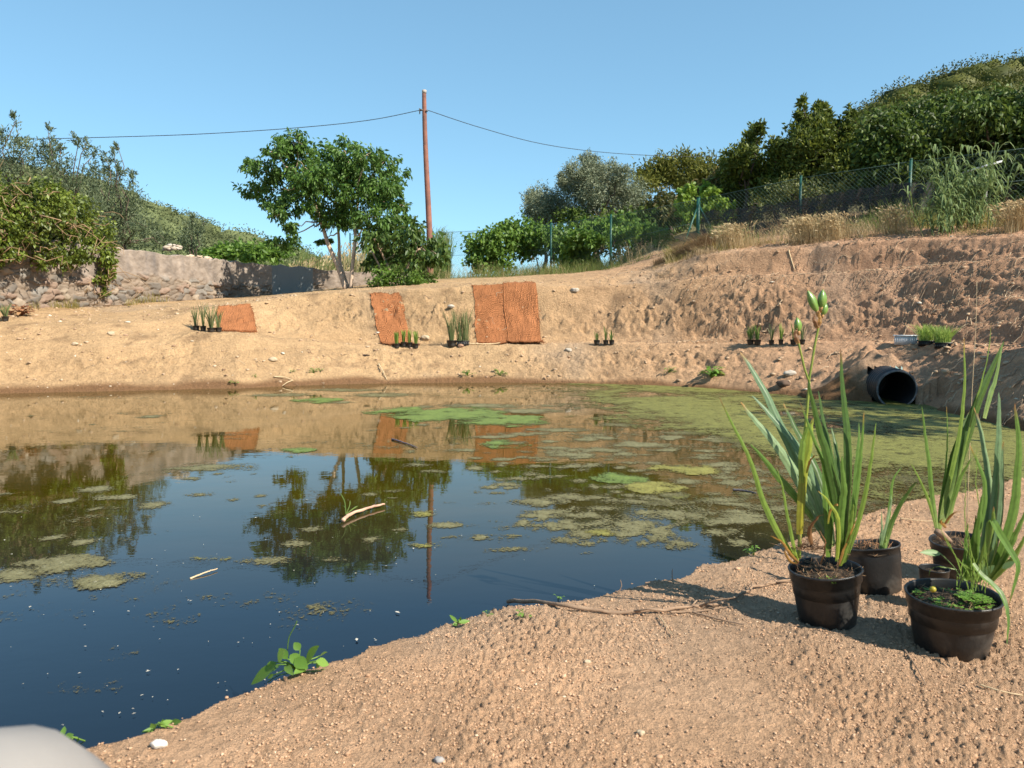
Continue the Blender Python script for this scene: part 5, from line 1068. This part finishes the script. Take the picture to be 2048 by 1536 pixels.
bindweed('creeping bindweed sprig at the water edge, bottom left', 325, 1455, [(300,1462,280,1468,14),(310,1455,300,1448,14),(320,1452,345,1440,14),(340,1446,365,1440,14),(315,1458,290,1455,12),(330,1450,325,1438,12)], 6)
bindweed('small upright bindweed shoot left of the creeping sprig', 145, 1482, [(125,1475,130,1450,14),(128,1478,148,1468,16),(140,1480,165,1482,18),(150,1484,160,1476,12)], 7)
bindweed('small green shoot on the near water edge beside the bare branch', 920, 1250, [(915,1245,898,1232,8),(918,1245,940,1240,10),(915,1248,905,1250,8),(920,1245,922,1232,7)], 8)
weed('small two leaved weed on the gravel below the branch end', 1047, 1236, .028, 10, 840); weed('tiny sprout at the water edge above the branch end', 1116, 1200, .022, 6, 841); weed('small green weed at the water edge left of the iris pots', 1508, 1112, .04, 12, 842)
weed('tiny weed at the water edge left of the branch', 975, 1234, .02, 5, 843)
weed('reddish dry weed beside the lone pot at the left edge', 42, 632, .22, 40, 844, mat=leafmat('leaf_red', [(.22,.09,.05), (.32,.15,.08), (.38,.22,.1)], .6, .2))
# ------------------------------------------------------------------ foreground potted irises
def vcolleaf(name, rough=.42, transl=.3, spec=.4):
    m, n, b = newmat(name); a = n.nodes.new('ShaderNodeVertexColor'); a.layer_name = 'Col'
    tc = n.nodes.new('ShaderNodeTexCoord'); t = noise_node(n, 60, 4, .6, tc.outputs['Object']); mr = n.nodes.new('ShaderNodeMapRange'); mr.inputs[1].default_value = .3; mr.inputs[2].default_value = .7; mr.inputs[3].default_value = .82; mr.inputs[4].default_value = 1.15
    lnk(n, t.outputs['Fac'], mr.inputs[0]); mm = n.nodes.new('ShaderNodeMix'); mm.data_type = 'RGBA'; mm.blend_type = 'MULTIPLY'; mm.inputs[0].default_value = 1; lnk(n, a.outputs[0], mm.inputs[6]); lnk(n, mr.outputs[0], mm.inputs[7])
    lnk(n, mm.outputs[2], b.inputs['Base Color']); b.inputs['Roughness'].default_value = rough; b.inputs['Specular IOR Level'].default_value = spec
    tr = n.nodes.new('ShaderNodeBsdfTranslucent'); hs = n.nodes.new('ShaderNodeHueSaturation'); hs.inputs['Value'].default_value = 1.5; lnk(n, mm.outputs[2], hs.inputs['Color']); lnk(n, hs.outputs[0], tr.inputs[0])
    mx = n.nodes.new('ShaderNodeMixShader'); mx.inputs[0].default_value = transl; lnk(n, b.outputs[0], mx.inputs[1]); lnk(n, tr.outputs[0], mx.inputs[2]); lnk(n, mx.outputs[0], n.nodes['Material Output'].inputs[0]); return m
IRM = vcolleaf('iris_leaf')
BLU = (.135, .215, .105); GRN = (.105, .19, .036); DGR = (.058, .115, .022); YEL = (.25, .31, .045); YGR = (.15, .23, .04); ORG = (.36, .19, .05); BRN = (.22, .11, .05); PALE = (.22, .31, .15)
def z6(x, y): return (1400+x*.508, 560+y*.508)
FR_ = np.random.RandomState(55)
class Fan:
    def __init__(s): s.V = []; s.F = []; s.C = []; s.n = 0
    def leaf(s, pts, D, w, col, base=YEL, dD=0, tip=.3, twist=.3, side=None, n=30, bfrac=.3, tipc=None, keel=.16):
        """pts in zoom coordinates from base to tip, D depth at the base, dD depth change to the tip"""
        Q = [at(*z6(*p), D+dD*i/(len(pts)-1)) for i, p in enumerate(pts)]; P = spline(Q, n); t = np.linspace(0, 1, n)
        if tipc is None and FR_.rand() < .5: tipc = BRN if FR_.rand() < .6 else ORG
        P = P+np.cumsum(FR_.normal(size=(n, 3))*.0007, 0)*np.clip(t*2, 0, 1)[:, None]
        T = np.gradient(P, axis=0); T /= np.linalg.norm(T, axis=1)[:, None]; sd = np.array(side or (1, twist, 0.)); sd /= np.linalg.norm(sd)
        S = sd[None]-T*(T@sd)[:, None]; S /= np.linalg.norm(S, axis=1)[:, None]; N = np.cross(S, T)
        w = w*1.38*.508*pxm(D); ww = w*(.75+.25*np.clip(t/.25, 0, 1))*np.clip((1-t)/(1-tip), .015, 1)**.62
        cx = np.linspace(-.5, .5, 7); kk = (.5-abs(cx))*2
        V = P[:, None]+S[:, None]*(ww[:, None]*cx[None])[..., None]+N[:, None]*(ww[:, None]*kk[None]*keel)[..., None]
        a = np.clip(t/bfrac, 0, 1)[:, None, None]**.8; c = np.array(base)*(1-a)+np.array(col)*a
        if tipc is not None: q = np.clip((t-.90)/.08, 0, 1)[:, None, None]; c = c*(1-q)+np.array(tipc)*q
        stripe = np.array((.86, 1.14, .82, 1.2, .84, 1.16, .9))[None, :, None]; c = np.broadcast_to(c*stripe, (n, 7, 3))
        s.V.append(V.reshape(-1, 3)); s.C.append(c.reshape(-1, 3)); s.F.append(grid_faces(n, 7)+s.n); s.n += n*7
        if w >= 21 and n == 30 and len(pts) > 4:      # a younger blade tucked beside each broad one
            rx_, ry_ = FR_.uniform(-34, 34), FR_.uniform(20, 150); m_ = len(pts)-1
            s.leaf([(p[0]+rx_*(i/m_)**1.3, p[1]+ry_*(i/m_)) for i, p in enumerate(pts)], D+FR_.uniform(-.035, .035), w*.62, col, base, dD+FR_.uniform(-.04, .04), tip, twist+FR_.uniform(-.5, .5), side, 28, bfrac, None, keel)
    def build(s, name, parent, mat=None):
        return mesh_obj(name, np.concatenate(s.V), np.concatenate(s.F), mat or IRM, parent, True, np.concatenate(s.C))
def ppot(name, label, rim, rhw, base, D, h, rb, ax_=(0, 0, 1), sq=(1, 1), dent=None, seed=1):
    c = at(base[0], base[1], D); c[2] = H(c[0], c[1])-.006; rc = at(rim[0], rim[1], D); ax_ = (rc-c)*(1, 0, 1)+(0, ax_[1]*h, 0); h = float(np.linalg.norm(ax_)); ax_ = ax_/h; t = thing(name, label, 'potted plant', c, 'large potted irises on the near bank')
    pot_mesh('pot', c, rhw*pxm(D)*.985, rb*pxm(D)*.985, h, t, ax_, 64, sq, dent); soil_disc(c+np.array(ax_)*h*.86, rhw*pxm(D)*.93, t, seed, ax_, .014, sq); return t, c, ax_, h
def litter(parent, c, r, n, seed, mat, name='dry_litter', L=.035, up=.6, z=0):
    rg = np.random.RandomState(seed); mb = MB()
    for i in range(n):
        a = rg.uniform(0, 6.28); q = r*rg.rand()**.5; p = c+np.array((math.cos(a)*q, math.sin(a)*q, z+.003)); d = rg.normal(size=3); d[2] = abs(d[2])*up; d /= np.linalg.norm(d); l = L*rg.uniform(.5, 1.6)
        mb.tube([p, p+d*l*.5+rg.normal(size=3)*l*.12, p+d*l+rg.normal(size=3)*l*.2], (.0011, .0009, .0005), 4)
    mb.build(name, mat, parent)
LIT = crumbmat('litter', [(0, (.10,.055,.035)), (.5, (.24,.14,.08)), (1, (.42,.28,.16))])
DENT = lambda k, ph, amp: (lambda a, z: 1+amp*np.sin(k*a+ph)*min(1, z/.1)+amp*.5*np.sin((k+2)*a+1.3*ph+z*18))
# pot 1: front left with the flower stem
D1 = 2.37
t1, c1, a1, h1 = ppot('potted_iris', 'front left black pot of iris with a flower stem carrying green seed capsules', (1650, 1135), 72, (1655, 1243), D1, .196, 56, dent=DENT(2, .6, .022), seed=3)
f = Fan()
dA = D1+.05
for pts, w, col, dd in (([(515,1045),(485,960),(435,840),(378,700),(320,580),(262,455),(205,355),(158,283)], 36, BLU, .16), ([(510,1045),(470,950),(415,840),(355,735),(290,640),(222,560),(158,480)], 34, PALE, .02),
   ([(518,1050),(492,930),(455,820),(400,690),(340,600),(270,520),(208,452)], 32, BLU, .10), ([(505,1030),(440,930),(360,835),(300,765),(250,705),(198,645)], 22, GRN, -.08), ([(522,1040),(500,900),(468,790),(425,700),(385,620),(350,555),(323,497)], 28, DGR, .2),
   ([(520,1050),(500,960),(470,880),(440,800),(405,740)], 26, PALE, .0), ([(512,1050),(480,990),(430,900),(380,830)], 22, PALE, -.03)):
    f.leaf(pts, dA, w, col, (.30, .38, .12), dd, tip=.45)
f.build('leaf_fan', t1)
f = Fan()
f.leaf([(385,1108),(330,1030),(285,945),(248,850),(225,760),(185,660),(130,560),(83,470)], D1-.02, 19, YGR, YEL, -.08, tip=.3, tipc=BRN)
f.leaf([(382,1105),(365,1020),(348,920),(330,820),(308,742)], D1-.03, 12, YGR, YEL, -.04)
f.leaf([(388,1112),(350,1080),(310,1035),(262,1012)], D1-.04, 10, ORG, BRN, -.08); f.leaf([(385,1118),(355,1110),(335,1080),(330,1060)], D1-.05, 9, ORG, BRN, -.06)
f.build('leaf_fan', t1)
f = Fan(); dC = D1-.02
for pts, w, col, dd in (([(553,1110),(570,960),(583,800),(584,640),(577,520),(566,400),(556,272)], 30, DGR, .05), ([(545,1105),(548,960),(530,820),(500,690),(468,590),(445,490),(424,392)], 30, DGR, -.08), ([(556,1110),(560,950),(545,820),(518,690),(492,560),(470,435)], 26, DGR, .1),
   ([(560,1105),(560,980),(553,850),(545,720),(532,640),(518,580)], 24, DGR, .12), ([(565,1112),(592,1000),(612,860),(630,740),(641,640),(650,518)], 20, GRN, -.02), ([(566,1112),(590,980),(606,860),(618,740),(624,640),(630,560)], 18, GRN, .06),
   ([(570,1110),(608,1000),(640,880),(662,770),(676,670),(690,556)], 18, YGR, -.05), ([(550,1110),(540,960),(515,840),(480,700),(435,580),(396,478)], 16, GRN, -.04), ([(548,1100),(556,900),(562,800),(560,700)], 26, GRN, -.05), ([(560,1115),(580,1040),(590,960),(600,880)], 24, YGR, -.06),
   ([(505,1090),(500,960),(494,830),(487,700),(476,560)], 22, GRN, .03), ([(508,1090),(512,980),(515,880),(520,800)], 16, GRN, .02)):
    f.leaf(pts, dC, w, col, YGR, dd, tip=.42)
f.leaf([(553,1125),(575,1070),(600,1010),(628,948)], D1-.08, 14, YGR, YEL, -.05); f.leaf([(540,1100),(545,1020),(538,940),(500,875),(460,835)], D1-.06, 14, YEL, YEL, -.04, tipc=ORG)
f.leaf([(548,1120),(565,1060),(600,970),(612,940)], D1-.09, 10, ORG, BRN, -.04); f.leaf([(440,1040),(430,985),(455,940),(485,925)], D1-.02, 16, BRN, BRN, -.05); f.leaf([(420,760),(430,715),(450,692),(470,684)], D1-.02, 9, ORG, YEL, -.04)
f.leaf([(505,960),(515,900),(535,880),(538,890)], D1-.03, 9, ORG, YEL, -.04); f.leaf([(475,1120),(490,1070),(492,1020),(470,985)], D1-.06, 7, BRN, BRN, -.02)
f.build('leaf_fan', t1)
f = Fan(); f.leaf([(392,1000),(398,880),(408,760),(425,660),(436,590),(446,540)], D1, 30, YEL, (.30, .26, .03), 0, tip=.5, keel=.3, bfrac=.6); f.leaf([(400,800),(398,680),(410,600),(432,550)], D1-.01, 22, YGR, YEL, 0, tip=.4, keel=.3); f.build('sheath', t1)
mb = MB(); st = lambda L_, r, dd=0: mb.tube(spline([at(*z6(*p), D1+dd) for p in L_], 20), r, 8)
st([(390,1095),(393,1000),(398,820),(410,640),(422,500),(430,400)], np.linspace(.0065, .0042, 20)); st([(430,402),(412,350),(400,300),(388,250)], .0034); st([(428,400),(440,330),(453,250),(466,188)], .0036); st([(466,188),(470,160),(474,140)], .003)
mb.build('flower_stem', vs := pmat('stem_green', (.16, .24, .04), (.24, .28, .05), 30, .45, spec=.4), t1, True)
def capsule(a, b, w, label=None):
    A = at(*z6(*a), D1); B = at(*z6(*b), D1); ax_ = (B-A); L_ = np.linalg.norm(ax_); w = w*.508*pxm(D1)/2; mb = MB(); n_ = 14; t = np.linspace(0, 1, n_); prof = [(w*max(.04, math.sin(math.pi*min(max(q, .02), .985))**.62*(1.05-.25*q)), q*L_) for q in t]
    lathe(mb, prof, A, ax_/L_, 18, (1, 1), lambda an, z: 1+.10*np.cos(3*an)); o = mb.build('seed_capsule', CAPM, t1, True)
    mb = MB(); mb.tube([A-ax_*.22, A-ax_*.05, A+ax_*.08], (w*.30, w*.5, w*.42), 8); mb.build('bract', BRM, o, True); mb = MB(); mb.tube([B-ax_*.02, B+ax_*.10], (w*.14, .0008), 6); mb.build('tip', BRM, o)
CAPM = pmat('capsule_green', (.12, .22, .045), (.17, .28, .06), 60, .32, spec=.5); BRM = pmat('bract_brown', (.32, .17, .07), (.46, .27, .11), 90, .8)
capsule((462,128), (424,42), 36); capsule((478,112), (483,38), 38); capsule((482,140), (497,92), 28); capsule((388,205), (382,148), 32)
f = Fan(); f.leaf([(388,250),(378,215),(385,190)], D1-.01, 16, BRN, ORG, 0, keel=.4); f.leaf([(466,190),(452,160),(458,130)], D1-.01, 16, BRN, ORG, 0, keel=.4); f.leaf([(466,180),(476,150),(470,118)], D1-.012, 14, ORG, BRN, 0, keel=.4); f.build('dry_bract', t1)
litter(t1, c1+a1*(h1*.87), .085, 130, 4, LIT); litter(t1, at(*z6(425, 1060), D1), .04, 60, 5, LIT, 'dead_leaves', .05, .9)
def sprigs(parent, c, r, n, seed, size=.011, z=0):
    rg = np.random.RandomState(seed); mb = MB()
    for i in range(n):
        a = rg.uniform(0, 6.28); q = r*rg.rand()**.5; p = c+np.array((math.cos(a)*q, math.sin(a)*q, z)); 
        for k in range(4): an = rg.uniform(0, 6.28); oval_leaf(mb, p+(0, 0, .006), (math.cos(an), math.sin(an), .5), size*rg.uniform(.6, 1.2), size*.55, n=5)
    mb.build('weed_leaves', WD, parent)
sprigs(t1, c1+a1*(h1*.88)+(-.01, -.07, 0), .035, 14, 6)
# pot 3: squashed tall pot behind
D3 = 2.66; a3 = np.array((-.04, .05, 1)); a3 /= np.linalg.norm(a3)
t3, c3, a3, h3 = ppot('potted_iris', 'squashed black pot with one small leaf fan, standing between and behind the two front pots', (1745, 1090), 52, (1752, 1192), D3, .225, 46, a3, (1.05, .9), DENT(2, 2.1, .06), 5)
f = Fan()
for pts, w, col, dd in (([(712,1075),(735,980),(752,880),(770,780),(800,742)], 15, GRN, .02), ([(722,1075),(755,960),(800,870),(835,810),(857,792)], 20, DGR, -.05), ([(712,1070),(710,1010),(705,960),(700,905)], 10, PALE, -.02), ([(708,1075),(722,1000),(742,900),(745,840)], 14, PALE, -.03), ([(722,1080),(730,1040),(735,1010)], 14, (.3, .42, .12), -.04)):
    f.leaf(pts, D3-.04, w, col, (.24, .34, .10), dd, tipc=BRN if w == 20 else None)
f.build('leaf_fan', t3); litter(t3, c3+a3*(h3*.87), .07, 90, 8, crumbmat('litter_orange', [(0, (.3,.14,.07)), (1, (.45,.26,.14))]))
# pot 4: back right
D4 = 2.78; a4 = np.array((-.10, -.05, 1)); a4 /= np.linalg.norm(a4)
t4, c4, a4, h4 = ppot('potted_iris', 'rearmost black pot with a broad dark iris fan and tall thin shoots', (1912, 1078), 52, (1915, 1165), D4, .18, 42, a4, (1, 1), DENT(2, .3, .02), 7)
f = Fan()
for pts, w, col, dd in (([(960,955),(985,840),(1015,720),(1055,600),(1095,480),(1150,350),(1197,240)], 44, DGR, .08), ([(972,955),(1005,850),(1040,770),(1078,700)], 20, GRN, -.05), ([(935,995),(918,880),(900,760),(885,630),(868,498)], 17, GRN, -.05), ([(932,990),(905,890),(870,810),(828,732)], 10, YGR, -.06),
   ([(938,1000),(945,900),(965,780),(978,640),(974,500)], 9, GRN, .04), ([(940,1000),(965,860),(1000,720),(1030,560),(1046,400),(1043,225)], 18, YGR, .0), ([(990,930),(1040,700),(1095,480),(1130,330),(1150,170)], 7, YGR, .05), ([(1120,545),(1140,460),(1165,380),(1188,250)], 18, (.17,.26,.08), .02), ([(955,950),(975,820),(1000,700),(1030,600),(1070,500)], 34, DGR, .10)):
    f.leaf(pts, D4-.03, w, col, (.28, .36, .12), dd, tip=.45)
f.leaf([(965,960),(985,930),(1010,915),(1040,918)], D4-.06, 14, ORG, BRN, -.04); f.leaf([(968,975),(955,950),(960,935)], D4-.06, 10, ORG, BRN, -.02)
f.build('leaf_fan', t4); mb = MB(); mb.tube(spline([at(*z6(1050, 980), D4+.1), at(*z6(1068, 500), D4+.1), at(*z6(1085, 200), D4+.12), at(*z6(1090, 5), D4+.14)], 14), np.linspace(.0018, .0008, 14), 4); mb.build('dry_stalk', STR, t4)
litter(t4, c4+a4*(h4*.87), .06, 90, 9, LIT, L=.03); rz = MB(); rz.tube([at(*z6(925, 985), D4-.05), at(*z6(950, 1000), D4-.06), at(*z6(985, 1030), D4-.05)], (.010, .014, .009), 8); rz.build('rhizome', STK, t4, True)
# pot 5: small pot mostly hidden behind the front right pot
D5 = 2.48; c5 = at(1866, 1190, D5); c5[2] = H(c5[0], c5[1])-.004; t5 = thing('plastic_pot', 'small dark pot rim peeking out behind the front right pot', 'pot', c5); pot_mesh('pot', c5, .045, .036, .135, t5, n=40); soil_disc(c5+(0, 0, .112), .041, t5, 12)
# pot 2: front right
D2 = 2.17; a2 = np.array((.015, -.04, 1)); a2 /= np.linalg.norm(a2)
t2, c2, a2, h2 = ppot('potted_iris', 'front right wide black pot of iris with weeds and a yellow fruit in it', (1903, 1185), 88, (1902, 1283), D2, .178, 67, a2, (1, 1), DENT(2, 1.9, .024), 9)
f = Fan()
for pts, w, col, dd in (([(1048,1185),(1075,1080),(1105,960),(1122,850),(1112,750),(1072,645)], 24, GRN, -.02), ([(1080,1180),(1110,1050),(1128,900),(1122,760),(1098,620),(1072,500)], 26, BLU, .06), ([(1100,1180),(1130,1040),(1145,900),(1140,760),(1120,640),(1098,525)], 28, PALE, .08),
   ([(1110,1180),(1142,1040),(1158,860),(1166,700),(1170,560),(1169,445)], 34, BLU, .02), ([(1120,1170),(1160,1050),(1182,900),(1190,760),(1195,638)], 24, BLU, -.02), ([(1135,1175),(1190,1060),(1230,930),(1250,790),(1256,640),(1240,487)], 40, GRN, -.04),
   ([(1140,1180),(1195,1100),(1240,990),(1278,895)], 34, GRN, -.06), ([(1150,1185),(1210,1120),(1250,1060),(1290,985)], 30, YGR, -.08), ([(1075,1180),(1085,1060),(1098,940),(1108,850)], 26, GRN, -.08), ([(1058,1180),(1068,1090),(1085,1000),(1090,930)], 22, GRN, -.05), ([(1095,1185),(1120,1080),(1150,990),(1165,900)], 28, YGR, -.10), ([(1040,1180),(1055,1060),(1065,960)], 16, GRN, -.02)):
    f.leaf(pts, D2, w, col, YGR, dd, tip=.42)
f.leaf([(1125,1110),(1135,1010),(1150,945),(1195,1010),(1240,1075),(1265,1125),(1255,1200),(1228,1290)], D2-.1, 26, GRN, YGR, -.05, tip=.5); f.leaf([(1075,1115),(1110,1160),(1160,1205),(1200,1255),(1222,1330),(1218,1440)], D2-.10, 20, GRN, YGR, -.10, tip=.5)
f.build('leaf_fan', t2)
f = Fan(); rg = np.random.RandomState(4)
for i in range(26):
    x0 = rg.uniform(1010, 1140); y0 = rg.uniform(1170, 1235); l = rg.uniform(60, 230); a_ = rg.uniform(-.6, .5)
    f.leaf([(x0, y0), (x0+a_*l*.35, y0-l*.5), (x0+a_*l, y0-l*.95)], D2-rg.uniform(.02, .12), 4.5, YGR, GRN, rg.uniform(-.03, .03))
for pts in ([(1045,1000),(1043,880),(1045,760)], [(1100,900),(1090,780),(1097,640)], [(1020,1120),(990,1060),(960,1010)], [(1060,1140),(1000,1080),(940,960)], [(1010,1140),(930,1130),(890,1165)]): f.leaf(pts, D2-.02, 4, YGR, YGR, 0)
f.build('grass_blades', t2)
mb = MB(); Dw = D2-.04
for (b_, e_, w_) in (((948,1078), (866,1068), 34), ((1105,1165), (1160,1120), 36), ((1110,1150), (1112,1100), 22), ((1085,970), (1108,925), 26), ((1090,990), (1110,950), 22), ((1190,1135), (1240,1105), 30)):
    A_ = at(*z6(*b_), Dw); B_ = at(*z6(*e_), Dw-.01); oval_leaf(mb, A_, B_-A_, np.linalg.norm(B_-A_), w_*.508*pxm(Dw)*.8, (0, -.8, .6), 10, .05)
mb.tube(spline([at(*z6(1035, 1190), Dw), at(*z6(1000, 1130), Dw), at(*z6(948, 1078), Dw)], 8), .0013, 5); mb.build('broad_leaves', leafmat('leaf_plantain', [(.15, .24, .09), (.18, .28, .10)], .45, .3), t2)
sprigs(t2, c2+a2*(h2*.88), .10, 130, 13, .011); sprigs(t2, c2+a2*(h2*.9)+(.045, -.03, 0), .045, 90, 14, .013, .008); litter(t2, c2+a2*(h2*.88), .10, 70, 15, LIT, L=.02)
fr = at(*z6(917, 1218), D2-.06); mb = MB(); lathe(mb, [(.0085*math.sin(q)+.0001, -.0085*math.cos(q)) for q in np.linspace(.05, 3.09, 12)], fr, (.8, 0, .3), 20, (1.0, 1.0)); tag(mb.build('fallen_fruit', pmat('fruit_yellow', (.42, .33, .03), (.32, .27, .04), 80, .35), None, True, loc=fr), 'small yellow round fruit lying on the soil of the front right pot', 'fruit')
# ------------------------------------------------------------------ photographer's knee at the bottom left, close to the lens
kp = at(-10, 1545, .60); CLO = pmat('pale_cloth', (.29, .27, .25), (.26, .24, .225), 6, .95, .3, 300, .001)
mb = MB(); P = spline([(kp[0]-.14, -.10, .50), (kp[0]-.10, .25, .62), kp+(0, -.02, -.048), (kp[0]-.03, kp[1]+.03, kp[2]-.22), (kp[0]-.08, kp[1]-.02, .22)], 26)
mb.tube(P, np.interp(np.linspace(0, 1, 26), (0, .3, .5, .6, 1), (.11, .10, .088, .085, .078)), 24)
t = thing('trouser_leg', 'pale out of focus cloth trouser knee in the bottom left corner of the view', 'trousers', (P[-1][0], P[-1][1], .10)); mb.build('cloth', CLO, t, True)
mb = MB(); e = P[-1]; mb.tube([e+(0, -.06, -.085), e+(0, .02, -.075), e+(0, .12, -.095), e+(0, .17, -.10)], (.05, .055, .042, .02), 14); mb.tube([e+(0, 0, .02), e+(0, 0, -.08)], (.045, .042), 12); mb.build('shoe', pmat('shoe', (.08, .07, .06)), t, True)

# tree outside the frame on the right whose shade mottles the right hand bank
tree('shade_tree', 'leafy tree on the right just outside the view that shades the right hand bank', 'tree', [(3450,-120,180,130),(3650,-260,180,140),(3300,-330,150,130),(3520,-420,180,120)], 5.9, (3500,700), 2600, .2, .5, LD, seed=99, tr=.1, dz=.9, droop=.5, tuft=.4)
